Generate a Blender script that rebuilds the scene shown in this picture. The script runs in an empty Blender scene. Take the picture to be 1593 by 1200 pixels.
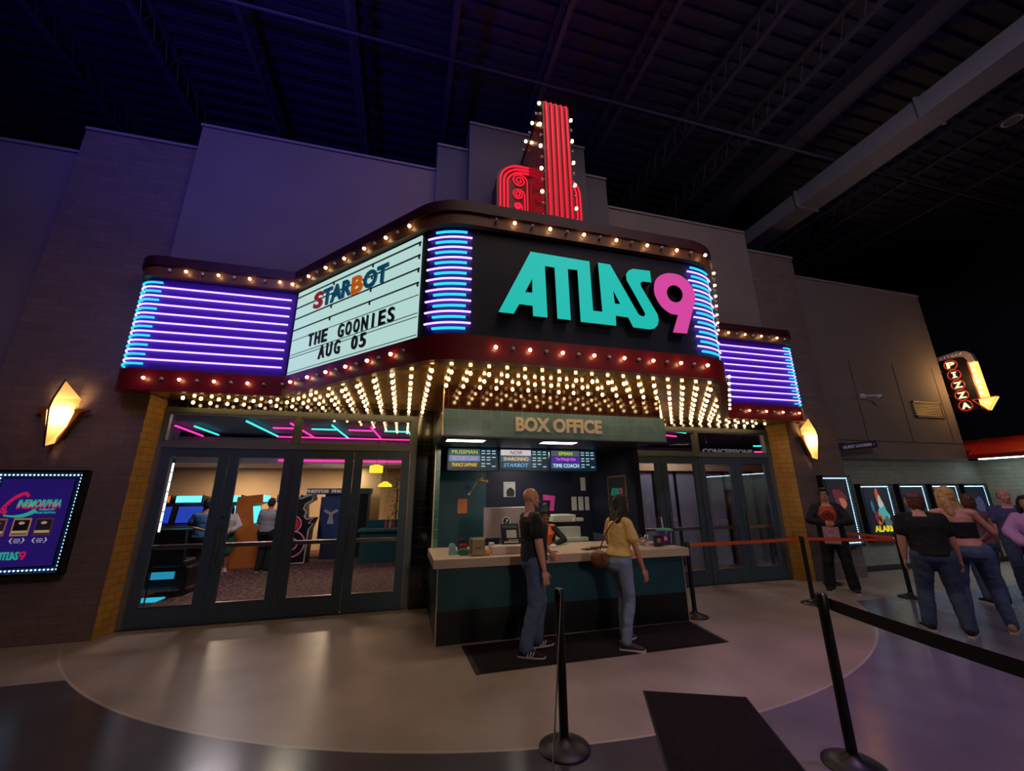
import bpy, bmesh, math, random
from mathutils import Vector, Matrix, noise
random.seed(7)
PI = math.pi
SC = bpy.context.scene
COL = SC.collection

# ------------------------------------------------------------------ camera
cam_data = bpy.data.cameras.new('camera')
cam_data.sensor_fit = 'HORIZONTAL'; cam_data.sensor_width = 36.0
cam_data.lens = 36.0 * 616.0 / 1593.0
cam_data.clip_end = 200
cam = bpy.data.objects.new('camera', cam_data); COL.objects.link(cam)
cam.matrix_world = Matrix(((0.9666, -0.0600, -0.2491, 0.0),
                           (-0.2561, -0.2619, -0.9305, 0.0),
                           (-0.0094, 0.9632, -0.2685, 1.68),
                           (0, 0, 0, 1)))
SC.camera = cam

# ------------------------------------------------------------------ world, exposure
world = bpy.data.worlds.new('world'); SC.world = world; world.use_nodes = True
bg = world.node_tree.nodes['Background']
bg.inputs[0].default_value = (0.10, 0.10, 0.34, 1); bg.inputs[1].default_value = 0.010
SC.view_settings.view_transform = 'Standard'
SC.view_settings.look = 'None'
SC.view_settings.exposure = 0.0
SC.view_settings.gamma = 1.0
SC.view_settings.use_curve_mapping = False
SC.cycles.max_bounces = 7
SC.cycles.transparent_max_bounces = 12
SC.cycles.sample_clamp_indirect = 4.0
SC.cycles.caustics_reflective = False
SC.cycles.caustics_refractive = False

# ------------------------------------------------------------------ unseen lamps and added fills that light the hall
def lamp(name, kind, loc, target, col, power, size=1.0, size_y=None, spot=60, blend=.8):
    d = bpy.data.lights.new(name, kind)
    d.color = col; d.energy = power
    if kind == 'AREA':
        d.size = size
        if size_y: d.shape = 'RECTANGLE'; d.size_y = size_y
    if kind == 'SPOT':
        d.spot_size = math.radians(spot); d.spot_blend = blend; d.shadow_soft_size = size
    if kind == 'POINT': d.shadow_soft_size = size
    o = bpy.data.objects.new(name, d); COL.objects.link(o); o.location = loc
    o.rotation_euler = (Vector(target) - Vector(loc)).to_track_quat('-Z', 'Y').to_euler()
    return o
lamp('blue_wash_light', 'SPOT', (-3.5, -1.0, 8.9), (-3.0, 6.7, 6.9), (.29, .20, .95), 500, .4, spot=70)
lamp('blue_ceiling_light', 'SPOT', (-3.5, 1.5, 5.6), (-2.5, 6.5, 10.2), (.02, .05, 1.0), 330, .4, spot=115)
lamp('violet_ceiling_light', 'SPOT', (6.0, -2.0, 5.5), (7.5, 3.5, 10.2), (.30, .15, 1.0), 46, .4, spot=110)
lamp('right_wall_fill', 'SPOT', (4.0, -4.0, 8.8), (9.0, 6.8, 4.0), (.86, .74, .92), 560, .5, spot=85)  # unseen spot added to lift the right-hand walls
lamp('left_wall_fill', 'SPOT', (-1.5, -2.0, 7.5), (-5.2, 6.7, 1.6), (.95, .66, .72), 300, .4, spot=46, blend=1.0)  # added fill brightening the lower left brick, no fixture behind it
lamp('floor_violet_light', 'SPOT', (5.2, 1.5, 9.3), (3.9, 2.4, 0), (.62, .30, 1.0), 720, .3, spot=38)
lamp('red_ceiling_fill', 'SPOT', (2.1, 3.0, 5.6), (2.0, 3.6, 10.2), (1.0, .06, .2), 26, .3, spot=80)  # unseen red spot standing in for neon glow on the ceiling
lamp('overhead_fill', 'AREA', (2.2, 1.2, 9.4), (2.3, 1.6, 0), (1.0, .74, .66), 150, 6)  # unseen area fill added above the floor
lamp('booth_front_fill', 'SPOT', (2.3, -5.4, 3.25), (2.2, 5.1, 1.75), (1.0, .84, .72), 420, .4, spot=31, blend=.9)  # unseen front spot added to brighten the box office header
lamp('right_floor_fill', 'SPOT', (13.4, 5.4, 2.42), (12.4, 5.2, 0), (.72, .86, 1.0), 90, .3, spot=150)  # added white spot over the right floor, source unseen

# ------------------------------------------------------------------ materials
def s(r, g, b):
    f = lambda c: (c / 255 / 12.92) if c <= 10 else ((c / 255 + .055) / 1.055) ** 2.4
    return (f(r), f(g), f(b), 1)
_M = {}
def M(name, col=(128, 128, 128), rough=.5, metal=0.0, em=None, es=0.0, nz=(6, .12), bump=(0, 0), brick=None,
      axes='xz', spec=.5, coat=0.0, stretch=(1, 1, 1), sheen=0):
    """A procedural surface: base colour mottled by noise, optional brick or tile courses, optional bump."""
    if name in _M: return _M[name]
    m = bpy.data.materials.new(name); m.use_nodes = True; _M[name] = m
    nt = m.node_tree; N = nt.nodes; L = nt.links
    p = N['Principled BSDF']
    p.inputs['Roughness'].default_value = rough; p.inputs['Metallic'].default_value = metal
    p.inputs['Specular IOR Level'].default_value = spec
    p.inputs['Coat Weight'].default_value = coat
    p.inputs['Coat Roughness'].default_value = .08
    if sheen: p.inputs['Sheen Weight'].default_value = sheen
    c = s(*col)
    tc = N.new('ShaderNodeTexCoord')
    mp = N.new('ShaderNodeMapping'); mp.inputs['Scale'].default_value = stretch
    L.new(tc.outputs['Object'], mp.inputs['Vector'])
    nzt = N.new('ShaderNodeTexNoise'); nzt.inputs['Scale'].default_value = nz[0]; nzt.inputs['Detail'].default_value = 5
    L.new(mp.outputs[0], nzt.inputs['Vector'])
    rp = N.new('ShaderNodeMapRange')
    rp.inputs['From Min'].default_value = .25; rp.inputs['From Max'].default_value = .75
    rp.inputs['To Min'].default_value = 1 - nz[1]; rp.inputs['To Max'].default_value = 1 + nz[1]
    L.new(nzt.outputs['Fac'], rp.inputs['Value'])
    mul = N.new('ShaderNodeMix'); mul.data_type = 'RGBA'; mul.blend_type = 'MULTIPLY'; mul.inputs[0].default_value = 1
    mul.inputs[6].default_value = c
    L.new(rp.outputs[0], mul.inputs[7])
    colour = mul.outputs[2]
    height = None
    if brick:
        bw, bh, gap, mortar, off = brick
        sx = N.new('ShaderNodeSeparateXYZ'); L.new(tc.outputs['Object'], sx.inputs[0])
        cx = N.new('ShaderNodeCombineXYZ')
        L.new(sx.outputs[{'x': 0, 'y': 1, 'z': 2}[axes[0]]], cx.inputs[0])
        L.new(sx.outputs[{'x': 0, 'y': 1, 'z': 2}[axes[1]]], cx.inputs[1])
        bt = N.new('ShaderNodeTexBrick'); L.new(cx.outputs[0], bt.inputs['Vector'])
        bt.inputs['Scale'].default_value = 1; bt.inputs['Brick Width'].default_value = bw
        bt.inputs['Row Height'].default_value = bh; bt.inputs['Mortar Size'].default_value = gap
        bt.inputs['Mortar Smooth'].default_value = .2; bt.offset = off
        bt.inputs['Bias'].default_value = 0
        L.new(colour, bt.inputs['Color1']); 
        dk = N.new('ShaderNodeMix'); dk.data_type = 'RGBA'; dk.blend_type = 'MULTIPLY'; dk.inputs[0].default_value = 1
        L.new(colour, dk.inputs[6]); dk.inputs[7].default_value = (.86, .86, .86, 1)
        L.new(dk.outputs[2], bt.inputs['Color2'])
        bt.inputs['Mortar'].default_value = s(*mortar)
        colour = bt.outputs['Color']
        inv = N.new('ShaderNodeMath'); inv.operation = 'SUBTRACT'; inv.inputs[0].default_value = 1
        L.new(bt.outputs['Fac'], inv.inputs[1]); height = inv.outputs[0]
    L.new(colour, p.inputs['Base Color'])
    if brick or bump[1]:
        bp = N.new('ShaderNodeBump')
        if brick:
            bp.inputs['Strength'].default_value = .55; bp.inputs['Distance'].default_value = .012
            if bump[1]:
                n2 = N.new('ShaderNodeTexNoise'); n2.inputs['Scale'].default_value = bump[0]; L.new(mp.outputs[0], n2.inputs['Vector'])
                ad = N.new('ShaderNodeMath'); ad.operation = 'MULTIPLY_ADD'; ad.inputs[1].default_value = bump[1]
                L.new(n2.outputs['Fac'], ad.inputs[0]); L.new(height, ad.inputs[2]); height = ad.outputs[0]
            L.new(height, bp.inputs['Height'])
        else:
            n2 = N.new('ShaderNodeTexNoise'); n2.inputs['Scale'].default_value = bump[0]; n2.inputs['Detail'].default_value = 4
            L.new(mp.outputs[0], n2.inputs['Vector']); L.new(n2.outputs['Fac'], bp.inputs['Height'])
            bp.inputs['Strength'].default_value = bump[1]; bp.inputs['Distance'].default_value = .02
        L.new(bp.outputs[0], p.inputs['Normal'])
    if em:
        p.inputs['Emission Color'].default_value = (*em, 1) if len(em) == 3 else em
        p.inputs['Emission Strength'].default_value = es
    return m

def glow(name, rgb, st):
    """A lit tube, bulb, screen or sign face."""
    return M(name, (30, 30, 30), .4, em=rgb, es=st, nz=(3, .02))
def lin(r, g, b): return s(r, g, b)[:3]

def glass_mat(name, tint=(1, 1, 1), ior=1.5, base=.02):
    if name in _M: return _M[name]
    m = bpy.data.materials.new(name); m.use_nodes = True; _M[name] = m
    N = m.node_tree.nodes; L = m.node_tree.links; N.clear()
    out = N.new('ShaderNodeOutputMaterial'); mix = N.new('ShaderNodeMixShader')
    tr = N.new('ShaderNodeBsdfTransparent'); tr.inputs[0].default_value = (*tint, 1)
    gl = N.new('ShaderNodeBsdfGlossy'); gl.inputs['Roughness'].default_value = base
    ge = N.new('ShaderNodeNewGeometry'); dt = N.new('ShaderNodeVectorMath'); dt.operation = 'DOT_PRODUCT'
    L.new(ge.outputs['Normal'], dt.inputs[0]); L.new(ge.outputs['Incoming'], dt.inputs[1])
    def mm(op, a, b):
        n = N.new('ShaderNodeMath'); n.operation = op; n.use_clamp = op != 'POWER'
        for i, q in enumerate((a, b)):
            if isinstance(q, (int, float)): n.inputs[i].default_value = q
            elif q is not None: L.new(q, n.inputs[i])
        return n.outputs[0]
    r0 = ((ior-1)/(ior+1))**2                       # Schlick reflectance, the same from either face
    c = mm('ABSOLUTE', dt.outputs['Value'], None); p5 = mm('POWER', mm('SUBTRACT', 1.0, c), 5.0)
    fac = mm('ADD', mm('MULTIPLY', p5, 1-r0), r0)
    L.new(fac, mix.inputs[0]); L.new(tr.outputs[0], mix.inputs[1]); L.new(gl.outputs[0], mix.inputs[2])
    L.new(mix.outputs[0], out.inputs[0])
    return m

# ------------------------------------------------------------------ mesh building
class MB:
    def __init__(self): self.v = []; self.f = []; self.mi = []; self.cur = 0
    def add(self, vs, fs):
        o = len(self.v); self.v += [tuple(p) for p in vs]
        for f in fs: self.f.append(tuple(i + o for i in f)); self.mi.append(self.cur)
        return self
    def box(self, x0, y0, z0, x1, y1, z1, bev=0):
        x0, x1 = sorted((x0, x1)); y0, y1 = sorted((y0, y1)); z0, z1 = sorted((z0, z1))
        if bev <= 0:
            v = [(x0,y0,z0),(x1,y0,z0),(x1,y1,z0),(x0,y1,z0),(x0,y0,z1),(x1,y0,z1),(x1,y1,z1),(x0,y1,z1)]
            f = [(0,3,2,1),(4,5,6,7),(0,1,5,4),(1,2,6,5),(2,3,7,6),(3,0,4,7)]
            return self.add(v, f)
        b = min(bev, (x1-x0)/2.01, (y1-y0)/2.01, (z1-z0)/2.01)
        bm = bmesh.new(); bmesh.ops.create_cube(bm, size=1)
        for q in bm.verts:
            q.co = Vector((x0+(q.co.x+.5)*(x1-x0), y0+(q.co.y+.5)*(y1-y0), z0+(q.co.z+.5)*(z1-z0)))
        bmesh.ops.bevel(bm, geom=list(bm.edges), offset=b, segments=2, affect='EDGES', profile=.5)
        return self.bm(bm)
    def bm(self, bm, mat=None):
        bm.verts.ensure_lookup_table(); bm.verts.index_update()
        vs = [(mat @ q.co if mat else q.co).copy() for q in bm.verts]
        fs = [tuple(q.index for q in f.verts) for f in bm.faces]
        bm.free(); return self.add(vs, fs)
    def prism(self, pts, a, b, fn):
        """pts: 2-D outline; fn(u, v, t) gives the 3-D point at depth t; closed between depths a and b."""
        n = len(pts)
        v = [fn(u, w, a) for u, w in pts] + [fn(u, w, b) for u, w in pts]
        f = [tuple(range(n-1, -1, -1)), tuple(range(n, 2*n))] + [(i, (i+1) % n, n+(i+1) % n, n+i) for i in range(n)]
        return self.add(v, f)
    def prism_z(self, pts, z0, z1): return self.prism(pts, z0, z1, lambda u, w, t: (u, w, t))
    def prism_y(self, pts, y0, y1): return self.prism(pts, y0, y1, lambda u, w, t: (u, t, w))
    def prism_x(self, pts, x0, x1): return self.prism(pts, x0, x1, lambda u, w, t: (t, u, w))
    def tube(self, path, r, n=8, cap=True, flat=None):
        P = [Vector(p) for p in path]; K = len(P); rs = r if isinstance(r, (list, tuple)) else [r]*K
        vs = []; up = None
        for i, p in enumerate(P):
            t = (P[min(i+1, K-1)] - P[max(i-1, 0)]).normalized()
            if up is None:
                up = Vector((0, 0, 1)) if abs(t.z) < .9 else Vector((0, 1, 0))
            a = t.cross(up); 
            if a.length < 1e-6: a = t.cross(Vector((1, 0, 0)))
            a.normalize(); b = a.cross(t).normalized(); up = b
            for k in range(n):
                q = 2*PI*k/n
                vs.append(p + a*math.cos(q)*rs[i] + b*math.sin(q)*rs[i])
        fs = [(i*n+k, i*n+(k+1) % n, (i+1)*n+(k+1) % n, (i+1)*n+k) for i in range(K-1) for k in range(n)]
        if cap: fs += [tuple(range(n-1, -1, -1)), tuple((K-1)*n+k for k in range(n))]
        return self.add(vs, fs)
    def lathe(self, prof, c=(0, 0, 0), n=20):
        vs = []; K = len(prof)
        for r, z in prof:
            for k in range(n):
                a = 2*PI*k/n; vs.append((c[0]+r*math.cos(a), c[1]+r*math.sin(a), c[2]+z))
        fs = [(i*n+k, i*n+(k+1) % n, (i+1)*n+(k+1) % n, (i+1)*n+k) for i in range(K-1) for k in range(n)]
        fs += [tuple(range(n-1, -1, -1)), tuple((K-1)*n+k for k in range(n))]
        return self.add(vs, fs)
    def loft(self, secs, n=20):
        """secs: (centre, u axis, v axis) rings, closed at both ends."""
        vs = []; K = len(secs)
        for c, u, w in secs:
            c = Vector(c); u = Vector(u); w = Vector(w)
            for k in range(n):
                a = 2*PI*k/n; vs.append(c + u*math.cos(a) + w*math.sin(a))
        fs = [(i*n+k, i*n+(k+1) % n, (i+1)*n+(k+1) % n, (i+1)*n+k) for i in range(K-1) for k in range(n)]
        fs += [tuple(range(n-1, -1, -1)), tuple((K-1)*n+k for k in range(n))]
        return self.add(vs, fs)
    def ell(self, c, r, mat=None, seg=14, rings=9):
        vs = []; 
        for i in range(1, rings):
            t = PI*i/rings
            for k in range(seg):
                a = 2*PI*k/seg
                p = Vector((r[0]*math.sin(t)*math.cos(a), r[1]*math.sin(t)*math.sin(a), r[2]*math.cos(t)))
                if mat: p = mat @ p
                vs.append(Vector(c)+p)
        top = Vector((0, 0, r[2])); bot = Vector((0, 0, -r[2]))
        if mat: top = mat @ top; bot = mat @ bot
        vs += [Vector(c)+top, Vector(c)+bot]; T = (rings-1)*seg
        fs = [(i*seg+k, (i+1)*seg+k, (i+1)*seg+(k+1) % seg, i*seg+(k+1) % seg) for i in range(rings-2) for k in range(seg)]
        fs += [(T, k, (k+1) % seg) for k in range(seg)] + [(T+1, (rings-2)*seg+(k+1) % seg, (rings-2)*seg+k) for k in range(seg)]
        return self.add(vs, fs)
    def cone(self, p0, r0, p1, r1, n=12):
        """A tapered capsule."""
        p0 = Vector(p0); p1 = Vector(p1); d = (p1-p0); 
        if d.length < 1e-6: return self.ell(p0, (r0, r0, r0))
        t = d.normalized(); a = t.orthogonal().normalized(); b = t.cross(a)
        secs = []
        for k in (80, 55, 28): q = math.radians(k); secs.append((p0-t*r0*math.sin(q), a*r0*math.cos(q), b*r0*math.cos(q)))
        secs += [(p0, a*r0, b*r0), (p1, a*r1, b*r1)]
        for k in (28, 55, 80): q = math.radians(k); secs.append((p1+t*r1*math.sin(q), a*r1*math.cos(q), b*r1*math.cos(q)))
        return self.loft(secs, n)
    def quad(self, a, b, c, d): return self.add([a, b, c, d], [(0, 1, 2, 3)])
    def xform(self, fn): self.v = [tuple(fn(Vector(p))) for p in self.v]; return self
    def mesh(self, name, mats, smooth=False):
        me = bpy.data.meshes.new(name); me.from_pydata(self.v, [], self.f)
        for m in (mats if isinstance(mats, (list, tuple)) else [mats]): me.materials.append(m)
        if isinstance(mats, (list, tuple)) and len(mats) > 1: me.polygons.foreach_set('material_index', self.mi)
        bm = bmesh.new(); bm.from_mesh(me); bmesh.ops.recalc_face_normals(bm, faces=bm.faces); bm.to_mesh(me); bm.free()
        if smooth is True: me.shade_smooth()
        elif smooth:
            me.shade_smooth(); me.set_sharp_from_angle(angle=math.radians(smooth))
        me.update(); return me
    def build(self, name, mats, parent=None, smooth=False, local=False):
        """World-space vertices unless local; a part's vertices are re-based on its thing."""
        if parent is not None and not local:
            o = base_of(parent); self.v = [(p[0]-o[0], p[1]-o[1], p[2]-o[2]) for p in self.v]
        ob = bpy.data.objects.new(name, self.mesh(name, mats, smooth)); COL.objects.link(ob)
        if parent is not None: ob.parent = parent
        return ob
def base_of(o):
    l = Vector((0, 0, 0))
    while o is not None: l += o.location; o = o.parent
    return l
def tag(o, label=None, cat=None, group=None, kind=None):
    if label: o['label'] = label
    if cat: o['category'] = cat
    if group: o['group'] = group
    if kind: o['kind'] = kind
    return o
def thing(name, label, cat, loc=(0, 0, 0), rotz=0, group=None, kind=None):
    o = bpy.data.objects.new(name, None); COL.objects.link(o); o.empty_display_size = .1
    o.location = loc; o.rotation_euler = (0, 0, rotz)
    return tag(o, label, cat, group, kind)
def struct(name, mb, m, label=None, smooth=False):
    o = mb.build(name, m, None, smooth); o['kind'] = 'structure'
    if label: o['label'] = label; 
    return o
def dup(root, label=None, loc=None, rotz=None, group=None):
    r = root.copy(); COL.objects.link(r)
    if loc is not None: r.location = loc
    if rotz is not None: r.rotation_euler = (0, 0, rotz)
    if label: r['label'] = label
    if group: r['group'] = group
    def rec(a, b):
        for ch in list(a.children):
            c = ch.copy(); COL.objects.link(c); c.parent = b; rec(ch, c)
    rec(root, r); return r
def inst(name, me, loc, parent, m3=None):
    """One more part that shares a mesh; loc in world space."""
    o = bpy.data.objects.new(name, me); COL.objects.link(o); o.parent = parent
    o.location = Vector(loc) - base_of(parent)
    if m3 is not None: o.rotation_euler = m3
    return o

# ------------------------------------------------------------------ lettering and flat outlines
def _curve_mesh(cu):
    ob = bpy.data.objects.new('t', cu); me = bpy.data.meshes.new_from_object(ob)
    vs = [q.co.copy() for q in me.vertices]; fs = [tuple(p.vertices) for p in me.polygons]
    bpy.data.objects.remove(ob); bpy.data.meshes.remove(me); bpy.data.curves.remove(cu)
    return vs, fs
def text_geo(body, size=1, depth=.01, bold=0.0, width=None, spacing=1.0, shear=0, align='CENTER'):
    cu = bpy.data.curves.new('t', 'FONT'); cu.body = body; cu.size = size; cu.extrude = depth/2; cu.offset = bold
    cu.align_x = align; cu.align_y = 'CENTER'; cu.space_character = spacing; cu.shear = shear; cu.resolution_u = 3
    vs, fs = _curve_mesh(cu)
    if vs:
        x0 = min(q.x for q in vs); x1 = max(q.x for q in vs); y0 = min(q.y for q in vs); y1 = max(q.y for q in vs)
        k = (width/(x1-x0)) if width else 1; cx = (x0+x1)/2; cy = (y0+y1)/2
        vs = [Vector((((q.x-cx)*k) if align == 'CENTER' else (q.x-x0)*k, q.y-cy, q.z)) for q in vs]
    return vs, fs
def shape_geo(loops, depth=.01):
    cu = bpy.data.curves.new('t', 'CURVE'); cu.dimensions = '2D'; cu.fill_mode = 'BOTH'; cu.extrude = depth/2
    for lp in loops:
        sp = cu.splines.new('POLY'); sp.points.add(len(lp)-1); sp.use_cyclic_u = True
        for q, w in zip(sp.points, lp): q.co = (w[0], w[1], 0, 1)
    return _curve_mesh(cu)
def place(geo, org, right=(1, 0, 0), up=(0, 0, 1), mb=None, sc=(1, 1)):
    """Set flat geometry standing in the plane given by right and up, its face towards right x up."""
    r = Vector(right).normalized(); u = Vector(up).normalized(); n = r.cross(u); o = Vector(org)
    mb = mb or MB()
    return mb.add([o + r*q[0]*sc[0] + u*q[1]*sc[1] + n*q[2] for q in geo[0]], geo[1])
def disc(c, r, n=20, k=1.0): return [(c[0]+r*math.cos(2*PI*i/n), c[1]+r*k*math.sin(2*PI*i/n)) for i in range(n)]
def bezier(ps, n=8):
    """Catmull-Rom through points."""
    P = [Vector(p) for p in ps]; P = [P[0]*2-P[1]] + P + [P[-1]*2-P[-2]]; out = []
    for i in range(1, len(P)-2):
        for k in range(n):
            t = k/n; a, b, c, d = P[i-1], P[i], P[i+1], P[i+2]
            out.append(.5*((2*b)+(c-a)*t+(2*a-5*b+4*c-d)*t*t+(3*b-a-3*c+d)*t**3))
    out.append(P[-2]); return out
# ------------------------------------------------------------------ the setting
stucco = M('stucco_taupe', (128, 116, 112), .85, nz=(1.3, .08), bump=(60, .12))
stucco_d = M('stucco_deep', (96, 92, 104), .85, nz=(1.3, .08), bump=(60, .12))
brick_t = M('brick_painted_taupe', (122, 104, 98), .7, nz=(5, .10), bump=(35, .3), brick=(.40, .10, .006, (108, 92, 86), .5), axes='xz')
brick_o = M('brick_ochre', (196, 144, 66), .7, nz=(5, .14), bump=(35, .3), brick=(.22, .10, .006, (150, 108, 50), .5), axes='yz')
brick_g = M('brick_painted_grey', (150, 148, 132), .7, nz=(5, .10), bump=(35, .3), brick=(.40, .10, .006, (128, 126, 112), .5), axes='xz')
brick_gy = M('brick_painted_grey_return', (168, 164, 140), .7, nz=(5, .10), bump=(35, .3), brick=(.40, .10, .006, (140, 136, 116), .5), axes='yz')
black_tile = M('black_glazed_tile', (22, 18, 18), .12, nz=(4, .2), brick=(.15, .15, .004, (60, 48, 40), 0), axes='xz', coat=.6)
deck_m = M('dark_metal_deck', (66, 62, 84), .6, nz=(2, .15))
joist_m = M('dark_joist_paint', (78, 72, 92), .55, nz=(3, .1))
duct_m = M('grey_duct', (150, 150, 158), .5, metal=.1, nz=(2, .08))
cap_m = M('parapet_cap', (140, 128, 130), .7, nz=(3, .05))

# floor: polished concrete, a pale disc and apron with darker corners beyond it
fm = bpy.data.materials.new('polished_concrete_floor'); fm.use_nodes = True
def _floor(nt):
    N = nt.nodes; L = nt.links; p = N['Principled BSDF']
    tc = N.new('ShaderNodeTexCoord'); sx = N.new('ShaderNodeSeparateXYZ'); L.new(tc.outputs['Object'], sx.inputs[0])
    def mth(op, a, b=None):
        n = N.new('ShaderNodeMath'); n.operation = op
        for i, q in enumerate((a, b)):
            if q is None: continue
            if hasattr(q, 'is_linked'): L.new(q, n.inputs[i])
            else: n.inputs[i].default_value = q
        return n.outputs[0]
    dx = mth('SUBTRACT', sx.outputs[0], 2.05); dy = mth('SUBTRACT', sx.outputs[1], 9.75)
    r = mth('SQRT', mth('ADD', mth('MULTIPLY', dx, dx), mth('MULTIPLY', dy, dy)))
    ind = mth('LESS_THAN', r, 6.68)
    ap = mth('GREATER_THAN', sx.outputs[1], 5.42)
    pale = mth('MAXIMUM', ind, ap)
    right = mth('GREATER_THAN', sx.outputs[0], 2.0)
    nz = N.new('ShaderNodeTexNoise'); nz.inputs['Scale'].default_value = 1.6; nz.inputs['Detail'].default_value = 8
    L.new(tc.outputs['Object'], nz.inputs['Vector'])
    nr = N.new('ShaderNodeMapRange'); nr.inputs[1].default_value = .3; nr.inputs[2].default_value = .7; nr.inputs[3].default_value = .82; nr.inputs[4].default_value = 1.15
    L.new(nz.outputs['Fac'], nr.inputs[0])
    dk = N.new('ShaderNodeMix'); dk.data_type = 'RGBA'; L.new(right, dk.inputs[0]); dk.inputs[6].default_value = s(74, 68, 74); dk.inputs[7].default_value = s(116, 108, 122)  # right corner lighter and more violet: violet light put into the colour
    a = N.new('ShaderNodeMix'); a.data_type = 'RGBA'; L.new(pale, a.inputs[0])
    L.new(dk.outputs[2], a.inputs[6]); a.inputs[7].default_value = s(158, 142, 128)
    # thin saw-cut joints
    j1 = mth('LESS_THAN', mth('ABSOLUTE', mth('SUBTRACT', r, 6.68)), .012)
    j2 = mth('MULTIPLY', mth('LESS_THAN', mth('ABSOLUTE', mth('SUBTRACT', mth('MULTIPLY', dx, .99), mth('MULTIPLY', dy, -.03))), .004), ind)
    jj = mth('MAXIMUM', j1, j2)
    b = N.new('ShaderNodeMix'); b.data_type = 'RGBA'; L.new(jj, b.inputs[0]); L.new(a.outputs[2], b.inputs[6]); b.inputs[7].default_value = s(176, 162, 150)
    m = N.new('ShaderNodeMix'); m.data_type = 'RGBA'; m.blend_type = 'MULTIPLY'; m.inputs[0].default_value = 1
    L.new(b.outputs[2], m.inputs[6]); L.new(nr.outputs[0], m.inputs[7]); L.new(m.outputs[2], p.inputs['Base Color'])
    rr = N.new('ShaderNodeMapRange'); rr.inputs[1].default_value = 0; rr.inputs[2].default_value = 1; rr.inputs[3].default_value = .22; rr.inputs[4].default_value = .34
    L.new(pale, rr.inputs[0]); L.new(rr.outputs[0], p.inputs['Roughness'])
    bp = N.new('ShaderNodeBump'); bp.inputs['Strength'].default_value = .06; bp.inputs['Distance'].default_value = .01
    n2 = N.new('ShaderNodeTexNoise'); n2.inputs['Scale'].default_value = 9; L.new(tc.outputs['Object'], n2.inputs['Vector'])
    L.new(n2.outputs['Fac'], bp.inputs['Height']); L.new(bp.outputs[0], p.inputs['Normal'])
_floor(fm.node_tree)
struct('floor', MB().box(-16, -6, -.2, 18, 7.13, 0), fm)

struct('wall_far_left', MB().box(-16, 6.86, 0, -5.37, 7.3, 7.15), stucco)
w = MB(); w.prism_z([(-5.37, 6.72), (-3.63, 6.72), (-3.58, 7.13), (-5.37, 7.13)], 0, 3.2); w.box(-5.37, 6.72, 3.2, -3.75, 7.2, 7.52)
struct('wall_left', w, brick_t)
struct('trim_1', MB().prism_z([(-3.631, 6.715), (-3.621, 6.715), (-3.566, 7.12), (-3.576, 7.12)], 0, 3.13), brick_o)
w = MB(); w.prism_z([(7.95, 6.72), (9.34, 6.72), (9.34, 7.13), (7.76, 7.13)], 0, 3.2); w.box(7.72, 6.72, 3.2, 9.2, 7.2, 7.42)
struct('wall_right', w, brick_t)
struct('trim_2', MB().prism_z([(7.949, 6.712), (7.957, 6.722), (7.763, 7.122), (7.749, 7.116)], 0, 3.13), brick_o)
w = MB().box(-3.77, 6.64, 3.2, .25, 7.2, 7.95); struct('wall_upper_left', w, stucco)
w = MB().box(3.95, 6.64, 3.2, 7.74, 7.2, 7.85); struct('wall_upper_right', w, stucco)
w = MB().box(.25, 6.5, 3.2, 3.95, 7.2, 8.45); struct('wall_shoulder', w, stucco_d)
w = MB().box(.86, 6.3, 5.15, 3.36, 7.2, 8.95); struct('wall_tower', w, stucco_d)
w = MB()
for x0, x1, y0, z in ((-16, -5.37, 6.83, 7.15), (-5.37, -3.77, 6.69, 7.52), (-3.79, .25, 6.61, 7.95), (.24, .86, 6.47, 8.45), (.85, 3.37, 6.27, 8.95),
                      (3.36, 3.96, 6.47, 8.45), (3.95, 7.74, 6.61, 7.85), (7.74, 9.21, 6.69, 7.42), (9.21, 14.3, 7.08, 7.2)):
    w.box(x0, y0, z, x1, 7.25, z+.05)
struct('trim_3', w, cap_m)
# right bay: panelled upper wall, brick below it, and the return wall under the awning
struct('wall_bay_upper', MB().box(9.2, 7.12, 2.46, 14.3, 7.4, 7.2), stucco)
w = MB()
for x in (10.9, 12.45, 13.95): w.box(x-.006, 7.113, 2.9, x+.006, 7.13, 5.0)
w.box(9.4, 7.113, 2.89, 14.3, 7.13, 2.9)
struct('trim_4', w, M('panel_joint', (70, 62, 58), .8))
struct('wall_bay_lower', MB().box(9.2, 7.2, 0, 14.95, 7.6, 2.46), brick_g)
struct('wall_return', MB().box(14.8, -3, 0, 15.1, 7.2, 2.9), brick_gy)
struct('baseboard_right', MB().box(9.34, 7.17, 0, 14.8, 7.21, .1), M('base_black', (30, 28, 30), .5))
struct('wall_far_right', MB().box(19.7, -6, 0, 20, 18, 10.4), M('far_dark_wall', (40, 40, 60), .8))
struct('wall_back', MB().box(-16, 18, 0, 20, 18.3, 10.4), M('far_dark_wall', (40, 40, 60), .8))
struct('wall_pizza_side', MB().box(14.3, 9.5, 2.6, 18, 9.8, 8), M('dark_gable', (46, 40, 44), .8))

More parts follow.
